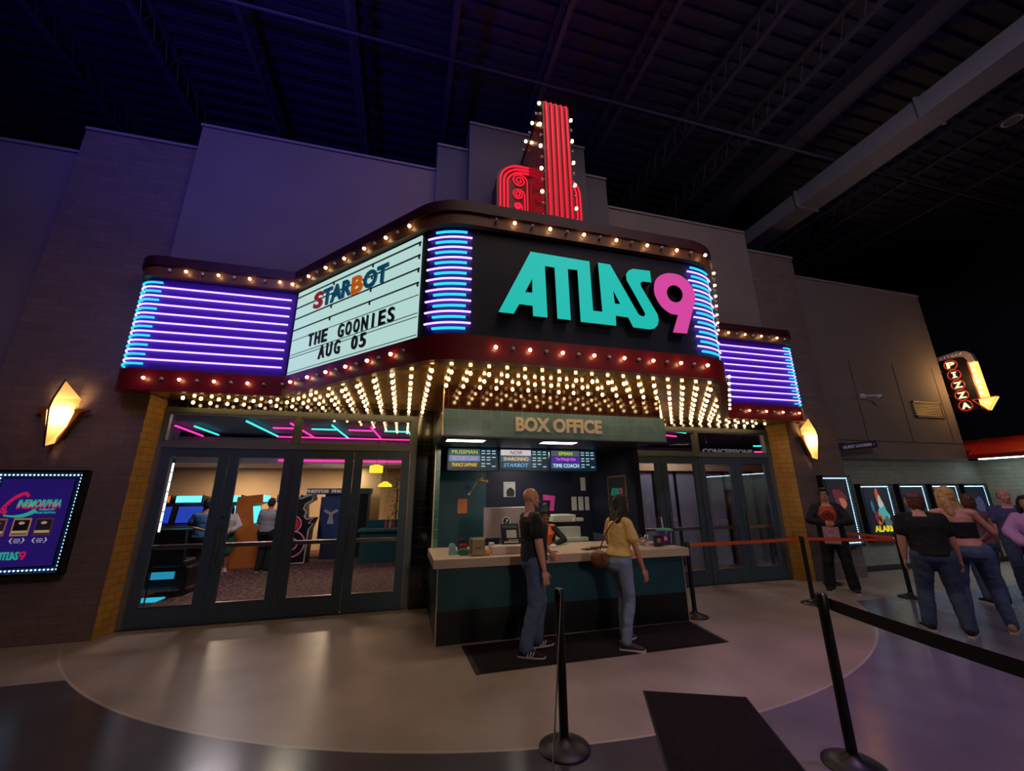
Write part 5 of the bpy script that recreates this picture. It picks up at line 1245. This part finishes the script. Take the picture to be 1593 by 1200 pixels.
def person(label, loc, heading, h=1.75, fem=False, feet=((-.10, 0, 0), (.10, 0, 0)), hands=None, hints=None, hyaw=0, hpitch=0, lean=(0, 0), twist=0,
           skin=skin_l, top=None, pants=None, shoes=blk_c, hair=None, sole=None, vox=.0085, build=1.0, grip=.55, extra=None, seed=1, name='person', foot_yaw=(.15, -.15), face=True, bare_shoulder=False, shorts=False):
    k = h/1.75
    t = thing(name, label, 'person', loc, heading)
    W = (.90 if fem else 1.0)*build
    PEL = V(0, 0, .93*k)
    def T(p):                      # torso lean grows with height above the pelvis
        f = max(0, (p.z/k-.93)/.55); q = V(p.x, p.y, p.z)
        a = twist*f; q = V(q.x*math.cos(a)-q.y*math.sin(a), q.x*math.sin(a)+q.y*math.cos(a), q.z)
        return q+V(lean[0]*f, lean[1]*f, -.02*f*(abs(lean[1])*2))
    hipw = .098 if fem else .092
    hip = [V(sg*hipw*k*build, 0, .90*k) for sg in (-1, 1)]
    ank = [V(feet[i][0]*k, feet[i][1]*k, (.085+feet[i][2])*k) for i in (0, 1)]
    knee = []; 
    for i in (0, 1):
        kn, e = ik(hip[i], ank[i], .425*k, .41*k, V(0, 1, 0)); knee.append(kn); ank[i] = e
    sh = [T(V(sg*.172*W*k, -.008, 1.388*k)) for sg in (-1, 1)]
    nb = T(V(0, -.005, 1.46*k)); HC = T(V(0, .025, 1.615*k))
    hands = hands or ((-.26, .02, .80), (.26, .02, .80)); hints = hints or ((-.4, -1, 0), (.4, -1, 0))
    elb, wr = [], []
    for i in (0, 1):
        e, w = ik(sh[i], V(*hands[i])*k, .285*k, .255*k, V(*hints[i])); elb.append(e); wr.append(w)
    RH = Matrix.Rotation(hyaw, 3, 'Z') @ Matrix.Rotation(hpitch, 3, 'X')
    hk = k if k > .9 else .95
    def Hd(x, y, z): return nb+(HC-nb)+RH @ (V(x, y, z)*hk)
    # torso cross sections: height, half width, half depth, y shift
    if fem: S = [(.86, .165, .12, -.01), (.93, .180, .125, -.012), (1.0, .160, .11, -.005), (1.09, .128, .092, 0), (1.18, .138, .10, .008), (1.28, .152, .118, .018), (1.345, .150, .098, .0), (1.405, .105, .075, -.005), (1.455, .06, .055, -.005)]
    else: S = [(.86, .155, .115, -.005), (.93, .165, .118, -.005), (1.0, .160, .115, 0), (1.09, .155, .11, .004), (1.18, .165, .115, .008), (1.28, .180, .125, .012), (1.35, .178, .108, .0), (1.41, .125, .082, -.005), (1.465, .065, .058, -.005)]
    def torso(m, z0, z1, inf, sc=1.0, flare=0):
        ss = [q for q in S if z0 <= q[0] <= z1]
        secs = []
        for z, a, b, dy in ss:
            f = flare*max(0, (1.2-z)/.3)
            c = T(V(0, dy*k, z*k)); tw = twist*max(0, (z-.93)/.55)
            u = V(math.cos(tw), math.sin(tw), 0)*(a*build*k*sc+inf+f); w = V(-math.sin(tw), math.cos(tw), 0)*(b*build*k*sc+inf+f)
            secs.append((c, u, w))
        m.loft(secs, 24)
    # --- body: head, neck, trunk, arms, hands and legs as one surface
    b = MB(); sk = .93
    torso(b, .86, 1.47, -.008)
    for i, sg in ((0, -1), (1, 1)):
        b.cone(T(V(sg*.07*W*k, -.005, 1.405*k)), .050*k*build, sh[i], .045*k*build)
        ua, fa = (.036, .030) if fem else (.046, .037)
        b.cone(sh[i], (.042 if fem else .048)*k*build, elb[i], ua*k*build); b.cone(elb[i], ua*k*build, elb[i].lerp(wr[i], .35), (fa+.005)*k*build); b.cone(elb[i].lerp(wr[i], .35), (fa+.005)*k*build, wr[i], .024*k)
        # hand
        d = (wr[i]-elb[i]).normalized(); palm_n = V(-sg, 0, 0); palm_n = (palm_n-d*palm_n.dot(d)).normalized(); side = d.cross(palm_n).normalized()
        if side.y < 0: side = -side
        pc = wr[i]+d*.048*k; rot = Matrix((side, palm_n, d)).transposed()
        b.ell(pc, (.040*k, .017*k, .052*k), rot, 12, 8)
        for q in range(4):
            o_ = (q-1.5)*.0205*k; L = (.066, .078, .072, .056)[3-q]*k
            r0 = pc+side*o_*.95+d*.042*k; fan = (d+side*(q-1.5)*.05).normalized(); c1 = (fan+palm_n*grip*.55).normalized(); c2 = (fan*(1-grip*.5)+palm_n*grip*1.3).normalized()
            r1 = r0+c1*L*.52; r2 = r1+c2*L*.5
            b.cone(r0, .0088*k, r1, .0080*k, 8); b.cone(r1, .0080*k, r2, .0070*k, 8)
        th0 = pc+side*.028*k-d*.018*k; th1 = th0+(side*.75+d*.75+palm_n*.35).normalized()*.036*k; th2 = th1+(side*.15+d+palm_n*.3).normalized()*.030*k
        b.cone(th0, .0125*k, th1, .0098*k, 8); b.cone(th1, .0098*k, th2, .0082*k, 8)
        b.cone(hip[i], .082*k*build, knee[i], .052*k*build); b.cone(knee[i], .052*k*build, knee[i].lerp(ank[i], .3)+V(0, -.012, 0), .052*k*build); b.cone(knee[i].lerp(ank[i], .3)+V(0, -.012, 0), .052*k*build, ank[i], .036*k)
        b.cone(ank[i], .034*k, ank[i]+V(0, .06, -.045)*k, .03*k)
    b.cone(nb-V(0, 0, .05)*k, (.052 if fem else .062)*k, Hd(0, -.012, -.05), (.047 if fem else .056)*k)
    jw = .050 if fem else .057
    b.ell(Hd(0, -.008, .025), (.074*hk, .094*hk, .090*hk), RH, 20, 14)
    b.ell(Hd(0, .030, -.035), (.060*hk, .062*hk, .075*hk), RH, 18, 12)
    b.ell(Hd(0, .040, -.083), (jw*.72*hk, .045*hk, .030*hk), RH, 14, 9)
    b.cone(Hd(0, .080, .008), .009*hk, Hd(0, .104, -.030), .0125*hk, 8)
    for sg in (-1, 1):
        b.ell(Hd(sg*.0125, .092, -.034), (.008*hk, .009*hk, .007*hk), RH, 8, 6)
        b.ell(Hd(sg*.030, .080, .022), (.022*hk, .012*hk, .008*hk), RH, 10, 6)
        b.ell(Hd(sg*.034, .066, -.022), (.020*hk, .018*hk, .018*hk), RH, 10, 6)
        b.ell(Hd(sg*.075, -.008, -.012), (.009*hk, .018*hk, .031*hk), RH @ Matrix.Rotation(-sg*.25, 3, 'Z'), 10, 8)
    body = solid(b, vox, 'body', skin, t, smooth_it=2)
    if face:
        e = MB(); 
        for sg in (-1, 1): e.ell(Hd(sg*.030, .0795, .004), (.0125*hk, .008*hk, .0065*hk), RH, 10, 6)
        e.build('eyes', eye_w, t, True, local=True)
        e = MB()
        for sg in (-1, 1): e.ell(Hd(sg*.030, .0865, .004), (.006*hk, .003*hk, .0058*hk), RH, 8, 6)
        e.build('irises', eye_d, t, True, local=True)
        e = MB(); e.ell(Hd(0, .089, -.062), (.022*hk, .008*hk, .0065*hk), RH, 10, 6); e.build('lips', lip_m, t, True, local=True)
        e = MB()
        for sg in (-1, 1): e.tube([Hd(sg*.014, .090, .026), Hd(sg*.03, .089, .031), Hd(sg*.046, .078, .026)], .0035*hk, 6)
        e.build('eyebrows', (hair[1] if hair and hair[0] != 'bald' else hair_gy), t, True, local=True)
    # --- trousers
    if pants:
        m, fit = pants; p = MB(); torso(p, .86, 1.0 if not fem else 1.0, .014)
        for i in (0, 1):
            p.cone(hip[i]+V(0, -.01, .02), (.094+fit)*k*build, knee[i], (.060+fit)*k*build, 16)
            lo = knee[i].lerp(ank[i], .97 if not shorts else .05)
            if not shorts:
                p.cone(knee[i], (.060+fit)*k*build, knee[i].lerp(ank[i], .35)+V(0, -.010, 0), (.058+fit)*k*build, 16); p.cone(knee[i].lerp(ank[i], .35)+V(0, -.010, 0), (.058+fit)*k*build, lo, (.050+fit*1.4)*k, 16)
        p.ell(V(0, -.045, .90)*k, (.15*k*build, .10*k*build, .10*k))
        pm = solid(p, .011, 'trousers', m, t, .006, seed, 2)
        bt = MB(); torso(bt, .97, 1.03, .0)
    # --- top
    if top:
        m, z0, sl, inf = top[:4]; p = MB(); flare = top[4] if len(top) > 4 else .004
        zt = 1.44 if not bare_shoulder else 1.30
        torso(p, z0, zt, inf, 1.0, flare)
        if not bare_shoulder:
            for i, sg in ((0, -1), (1, 1)):
                p.cone(T(V(sg*.07*W*k, -.005, 1.405*k)), .050*k*build+inf*.4, sh[i], .046*k*build+inf*.7, 14)
                if sl > 0:
                    e1 = sh[i].lerp(elb[i], min(1, sl)); p.cone(sh[i], .048*k*build+inf*.7, e1, (.050 if not fem else .044)*k*build+inf*1.5, 14)
                    if sl > 1: e2 = elb[i].lerp(wr[i], (sl-1)*.96); p.cone(e1, .050*k*build+inf*1.3, e2, .034*k+inf*1.3, 14)
        solid(p, .010, 'shirt', m, t, .006, seed+5, 2)
    # --- shoes
    for i in (0, 1):
        a = ank[i]; yw = foot_yaw[i]; R_ = Matrix.Rotation(yw, 3, 'Z'); g = a.z-.085*k
        pitch = .0
        s_ = MB(); secs = []
        for y, w, hh in ((-.075, .030, .075), (-.06, .036, .10), (-.01, .038, .105), (.05, .042, .085), (.11, .046, .062), (.165, .043, .048), (.195, .030, .034), (.205, .014, .02)):
            c = a+R_ @ V(0, y*k, 0); c.z = g+hh*.5*k+.012
            secs.append((c, R_ @ V(w*k, 0, 0), V(0, 0, hh*.5*k)))
        s_.loft(secs, 14); so = s_.build('shoe', shoes, t, True, local=True)
        q = MB(); pts = [(R_ @ V(x*k, y*k, 0)) for x, y in ((-.030, -.082), (.030, -.082), (.042, -.02), (.050, .10), (.044, .17), (.02, .212), (-.02, .212), (-.044, .17), (-.050, .10), (-.042, -.02))]
        q.prism_z([(a.x+v.x, a.y+v.y) for v in pts], g+.002, g+.026); q.build('sole', sole or sole_w, so, local=True)
        if extra == 'stripes':
            z_ = MB()
            for n_ in range(3):
                y = .03+.028*n_
                for sd in (-1, 1):
                    w = .0435; pth = [a+R_ @ V(sd*w*k*1.02, (y-.012)*k, 0), a+R_ @ V(sd*w*k*.93, (y+.012)*k, 0)]
                    pth[0].z = g+.028; pth[1].z = g+.075; z_.tube(pth, .0065, 6)
            z_.build('stripes', stripe_w, so, local=True)
    # --- hair
    if hair:
        kind, m = hair; hb = MB()
        if kind != 'bald':
            hb.ell(Hd(0, -.016, .034), (.083*hk, .100*hk, .092*hk), RH, 20, 12)
            hb.ell(Hd(0, -.045, -.01), (.078*hk, .070*hk, .085*hk), RH, 18, 12)
            hb.ell(Hd(0, .045, .085), (.06*hk, .045*hk, .03*hk), RH, 14, 9)
        if kind == 'short':
            for sg in (-1, 1): hb.ell(Hd(sg*.066, .01, .02), (.018*hk, .04*hk, .045*hk), RH, 10, 7)
        if kind == 'bob':
            for sg in (-1, 1): hb.ell(Hd(sg*.066, -.01, -.03), (.024*hk, .06*hk, .09*hk), RH, 12, 8)
            hb.ell(Hd(0, -.06, -.05), (.075*hk, .05*hk, .09*hk), RH, 14, 9)
        if kind in ('long', 'wavy'):
            L = .30 if kind == 'long' else .24
            for sg in (-1, 0, 1):
                p0 = Hd(sg*.055, -.03, .0); p1 = Hd(sg*.068, -.06, -.10); p2 = Hd(sg*(.078 if kind == 'wavy' else .06), -.095, -.10-L*.55); p3 = Hd(sg*.055, -.105, -.10-L)
                hb.cone(p0, .045*hk, p1, .050*hk); hb.cone(p1, .050*hk, p2, .046*hk); hb.cone(p2, .046*hk, p3, .022*hk)
            for sg in (-1, 1): hb.cone(Hd(sg*.070, .03, .03), .022*hk, Hd(sg*.078, .015, -.12), .026*hk); hb.cone(Hd(sg*.078, .015, -.12), .026*hk, Hd(sg*.085, -.02, -.10-L*.5), .022*hk)
        if kind == 'bun': hb.ell(Hd(0, -.04, .145), (.05*hk, .05*hk, .042*hk), RH, 14, 9); hb.ell(Hd(0, -.02, .11), (.055, .055, .03), RH, 12, 8)
        if kind == 'receding':
            hb = MB(); hb.ell(Hd(0, -.035, .015), (.081*hk, .085*hk, .085*hk), RH, 18, 12)
        if kind != 'bald': solid(hb, .009, 'hair', m, t, .006, seed+9, 1, 22)
    t['_k'] = k
    return t, dict(Hd=Hd, RH=RH, T=T, sh=sh, elb=elb, wr=wr, hip=hip, k=k, nb=nb, ank=ank, knee=knee, solid=solid)

def face_to(dx, dy): return math.atan2(-dx, dy)     # heading that turns local +Y towards (dx, dy)

# man at the counter, body towards the booth's right end, seen from behind and his right
t, P = person('bald man in black quilted vest and blue jeans standing at the counter', (1.53, 4.80, 0), face_to(.99, .06), 1.79, False,
    feet=((-.12, .06, 0), (.11, -.16, 0)), hands=((-.22, .30, .98), (.29, .02, .78)), hints=((-.5, -1, -.2), (.55, -1, 0)), hyaw=-.05, hpitch=-.10, lean=(0, -.035),
    skin=skin_l, top=(blk_c, 1.0, .55, .018), pants=(denim, .016), shoes=blk_c, hair=('bald', None), vox=.0065, build=1.03, extra='stripes', seed=2, foot_yaw=(.1, -.5))
v = MB(); k = P['k']
secs = []
for z, a, b_, dy in ((.93, .172, .135, 0), (1.0, .176, .132, 0), (1.09, .172, .13, .004), (1.18, .180, .134, .008), (1.28, .186, .142, .012), (1.35, .158, .120, 0), (1.41, .105, .085, -.005), (1.45, .075, .066, -.005)): secs.append((V(0, dy, z*k), V(a*k*1.03+.014, 0, 0), V(0, b_*k*1.03+.012, 0)))
v.loft(secs, 26); solid(v, .010, 'vest', navy_c, t, .004, 4, 2)
bd = MB(); bd.ell(P['Hd'](0, .055, -.085), (.045, .048, .03), P['RH']); bd.ell(P['Hd'](0, .035, -.075), (.058, .04, .03), P['RH']); solid(bd, .008, 'beard', hair_gy, t, .002, 3, 1)

# woman at the counter
yt = M('yellow_cotton', (226, 186, 110), .8, nz=(10, .1))
t, P = person('woman with long dark hair, yellow tee and jeans leaning at the counter', (2.58, 4.70, 0), face_to(.96, .24), 1.70, True,
    feet=((-.10, .10, 0), (.13, -.10, 0)), hands=((-.20, .30, 1.0), (.27, .14, .84)), hints=((-.5, -1, 0), (.7, -1, 0)), hyaw=-.12, hpitch=-.05, lean=(.0, .06),
    skin=skin_m, top=(yt, 1.0, .62, .020, .012), pants=(denim_l, .006), shoes=M('dark_canvas', (56, 40, 44), .7), hair=('long', hair_dk), vox=.0065, seed=5, foot_yaw=(.2, -.75))
bag = thing('crossbody_bag', 'brown crossbody bag on the hip of the woman in yellow', 'bag', (2.58, 4.70, 0), face_to(.96, .24))
lb = M('brown_leather', (120, 76, 44), .5, nz=(9, .12)); bm_ = MB(); bm_.ell((-.16, -.16, .92), (.13, .055, .105), Matrix.Rotation(.35, 3, 'Z'), 18, 12); bm_.box(-.26, -.19, .92, -.05, -.12, 1.0)
solid(bm_, .009, 'pouch', lb, bag, .002, 1, 4)
MB().tube(bezier([(-.20, -.13, .99), (-.14, -.115, 1.12), (-.055, -.105, 1.25), (.04, -.075, 1.355), (.085, .02, 1.415), (.06, .13, 1.35), (-.06, .17, 1.18), (-.17, .09, 1.0)], 6), .009, 6).build('strap', lb, bag, True, local=True)

# cashier behind the counter
ot = M('orange_cotton', (206, 100, 40), .8, nz=(10, .1)); bj = M('black_jacket', (22, 20, 26), .75, nz=(10, .15))
t, P = person('cashier in an orange tee and open black jacket behind the counter', (2.23, 6.36, 0), face_to(-.25, -1), 1.50, True, feet=((-.1, 0, 0), (.1, 0, 0)),
    hands=((-.14, .30, 1.13), (.16, .32, 1.13)), hints=((-1, -.6, 0), (1, -.6, 0)), hpitch=-.32, lean=(0, .07), skin=skin_d, top=(ot, .93, 0, .016), pants=(blk_c, .01), hair=('bun', hair_dk), vox=.0085, seed=7)
v = MB(); k = P['k']; T = P['T']
for sg in (-1, 1):
    v.loft([(T(V(sg*.10*k, -.02, z*k)), V(a*k, 0, 0), V(0, b_*k, 0)) for z, a, b_ in ((.86, .09, .13), (1.0, .085, .125), (1.2, .085, .125), (1.36, .085, .11), (1.42, .06, .08))], 16)
    i = 0 if sg < 0 else 1; v.cone(T(V(sg*.075, -.01, 1.405)*k), .058*k, P['sh'][i], .056*k); v.cone(P['sh'][i], .058*k, P['elb'][i], .054*k); v.cone(P['elb'][i], .054*k, P['wr'][i], .042*k)
v.ell(T(V(0, -.085, 1.2)*k), (.15*k, .05*k, .26*k)); solid(v, .011, 'jacket', bj, t, .005, 3, 2)

# employee holding a framed sign beside the orange belt
rt = M('rust_red_cotton', (190, 76, 50), .8, nz=(10, .1))
t, P = person('employee in black jacket over a rust red tee, holding a small framed sign', (7.62, 5.95, 0), face_to(-.80, -.60), 1.79, False, feet=((-.16, .02, 0), (.17, .06, 0)),
    hands=((-.08, .27, 1.12), (.07, .29, 1.13)), hints=((-1, -.5, -.1), (1, -.5, -.1)), hyaw=.12, skin=skin_l, top=(rt, .93, 0, .018), pants=(M('black_trousers', (18, 17, 20), .8, nz=(9, .2)), .026), hair=('short', hair_dk), vox=.0085, seed=9, grip=.8)
v = MB(); k = P['k']; T = P['T']
for sg in (-1, 1):
    v.loft([(T(V(sg*.125*k, -.02, z*k)), V(a*k, 0, 0), V(0, b_*k, 0)) for z, a, b_ in ((.90, .085, .145), (1.0, .08, .14), (1.2, .085, .145), (1.36, .09, .125), (1.43, .06, .08))], 16)
    i = 0 if sg < 0 else 1; v.cone(T(V(sg*.085, -.01, 1.415)*k), .062*k, P['sh'][i], .064*k); v.cone(P['sh'][i], .066*k, P['elb'][i], .070*k); v.cone(P['elb'][i], .072*k, P['wr'][i], .05*k)
v.ell(T(V(0, -.085, 1.18)*k), (.19*k, .06*k, .28*k)); solid(v, .011, 'jacket', bj, t, .007, 6, 2)
g = MB()
for sg in (-1, 1): g.tube([P['Hd'](sg*.031+.023*math.cos(a), .098, .004+.018*math.sin(a)) for a in [2*PI*i/16 for i in range(17)]], .003, 6, False); g.tube([P['Hd'](sg*.054, .096, .008), P['Hd'](sg*.078, .0, .012)], .0025, 5)
g.tube([P['Hd'](-.008, .10, .008), P['Hd'](.008, .10, .008)], .0025, 5); g.build('glasses', blk_c, t, local=True)
r_ = MB()
for rr in (.075, .035): r_.tube([T(V(rr*math.cos(a), .156+.006, 1.23+rr*math.sin(a)))*1.0*V(1, 1, 1).x if False else V(rr*math.cos(a)*k, (.163-.25*rr*rr)*k, (1.25+rr*math.sin(a))*k) for a in [2*PI*i/24 for i in range(25)]], .008, 6, False)
r_.build('shirt_print', M('print_dark_red', (126, 34, 34), .7), t, local=True)
sg_ = thing('handheld_sign', 'small black framed sign held at the waist by the employee', 'sign', (7.62, 5.95, 0), face_to(-.80, -.60))
fr = MB(); fr.prism_x([(.355, .80), (.37, .80), (.33, 1.12), (.315, 1.12)], -.135, .135); fr.build('frame', blk_c, sg_, local=True)
q = MB(); q.prism_x([(.371, .82), (.3735, .82), (.337, 1.10), (.3345, 1.10)], -.115, .115); q.build('sheet', M('mauve_sheet', (170, 120, 130), .6), sg_, local=True)
q = MB(); q.tube([(.06*math.cos(a), .3555-.125*(.06*math.sin(a)+.02), 1.0+.06*math.sin(a)) for a in [2*PI*i/24 for i in range(25)]], .008, 6, False); q.build('printed_ring', M('pale_ring', (206, 170, 176), .6), sg_, local=True)

# the group by the posters
t, P = person('man in a black tee and jeans with brown hair, seen from behind, head turned left', (6.62, 3.92, 0), face_to(.80, .60), 1.70, False, feet=((-.20, .02, 0), (.15, -.05, 0)),
    hands=((-.28, .05, .84), (.26, .12, .84)), hints=((-.7, -1, 0), (.5, -1, 0)), hyaw=1.0, lean=(-.03, .03), skin=skin_l, top=(blk_c, .93, .55, .022, .008), pants=(denim_d, .018), hair=('bob', hair_br), vox=.0075, build=1.12, seed=12, foot_yaw=(.3, -.3))
v = MB(); 0 and v.tube([P['elb'][0].lerp(P['wr'][0], f)+V(-.034*math.cos(f*20), -.034*math.sin(f*20), 0) for f in [.05+.8*i/30 for i in range(31)]], .010, 6)
person('blonde woman in a black strapless top and jeans, seen from behind', (7.12, 3.82, 0), face_to(.78, .62), 1.77, True, feet=((-.17, .02, 0), (.20, .10, 0)),
    hands=((-.16, .26, 1.02), (.20, .30, 1.02)), hints=((-.8, -.8, 0), (.8, -.8, 0)), hyaw=.75, hpitch=.05, lean=(-.05, .05), skin=M('skin_pink', (226, 150, 140), .5, nz=(30, .05)), top=(blk_c, 1.09, 0, .012, 0), bare_shoulder=True, pants=(denim, .008), shoes=M('tan_shoe', (176, 140, 110), .6), hair=('wavy', hair_bl), vox=.0075, build=1.12, seed=15, foot_yaw=(.3, -.3))
person('woman in a sleeveless top with auburn hair, mostly hidden beyond the blonde woman', (8.95, 4.62, 0), face_to(.6, .8), 1.66, True, hands=((-.24, .1, .85), (.25, .06, .82)), hyaw=.3, skin=skin_m, top=(M('mauve_cotton', (110, 80, 100), .8), .93, 0, .014), pants=(denim_d, .01), hair=('bob', hair_br), vox=.0095, build=1.02, seed=18)
person('man with a receding hairline and blue shirt, farthest back in the queue group', (10.1, 4.72, 0), face_to(-.9, -.45), 1.73, False, hyaw=.4, skin=M('skin_pink'), top=(M('blue_shirt', (70, 72, 120), .8, nz=(8, .1)), .93, .6, .02), pants=(denim_d, .014), hair=('receding', hair_gy), vox=.0095, build=1.05, seed=20)
person('dark haired woman in a lilac sweatshirt at the far right edge of the queue', (9.25, 4.12, 0), face_to(-.92, -.40), 1.63, True, hands=((-.12, .28, 1.0), (.14, .28, 1.0)), hints=((-1, -.5, 0), (1, -.5, 0)), hyaw=-.1, skin=skin_m, top=(M('lilac_fleece', (206, 150, 206), .9, nz=(8, .08)), .93, 1.95, .03), pants=(blk_c, .012), hair=('long', hair_dk), vox=.0095, seed=22)
# arcade players behind the glass
person('man in a blue shirt at the racing game behind the first door leaf', (-4.02, 10.2, 0), face_to(-.2, 1), 1.70, False, hands=((-.2, .3, 1.05), (.2, .3, 1.05)), skin=skin_m, top=(M('blue_tee', (70, 120, 170), .8), .93, .55, .02), pants=(blk_c, .015), hair=('short', hair_dk), vox=.012, seed=25, face=False, feet=((-.1, .1, 0), (.1, -.1, 0)))
person('woman in a white cardigan and green shorts standing in the arcade', (-4.12, 11.7, 0), face_to(.3, -1), 1.60, True, hands=((-.12, .22, 1.0), (.14, .22, 1.0)), hints=((-1, -.5, 0), (1, -.5, 0)), skin=skin_m, top=(M('white_knit', (214, 206, 200), .9), .93, 1.8, .02), pants=(M('green_shorts', (30, 90, 66), .8), .03), shorts=True, shoes=sole_w, hair=('long', hair_dk), vox=.011, seed=27)
person('man in a grey shirt and dark trousers at the arcade, back turned', (-3.12, 11.35, 0), face_to(.25, 1), 1.70, False, hands=((-.2, .3, 1.0), (.2, .3, 1.0)), skin=skin_m, top=(M('grey_shirt', (150, 150, 156), .8), .93, .8, .025), pants=(blk_c, .02), hair=('short', hair_dk), vox=.012, build=1.12, seed=29, face=False)
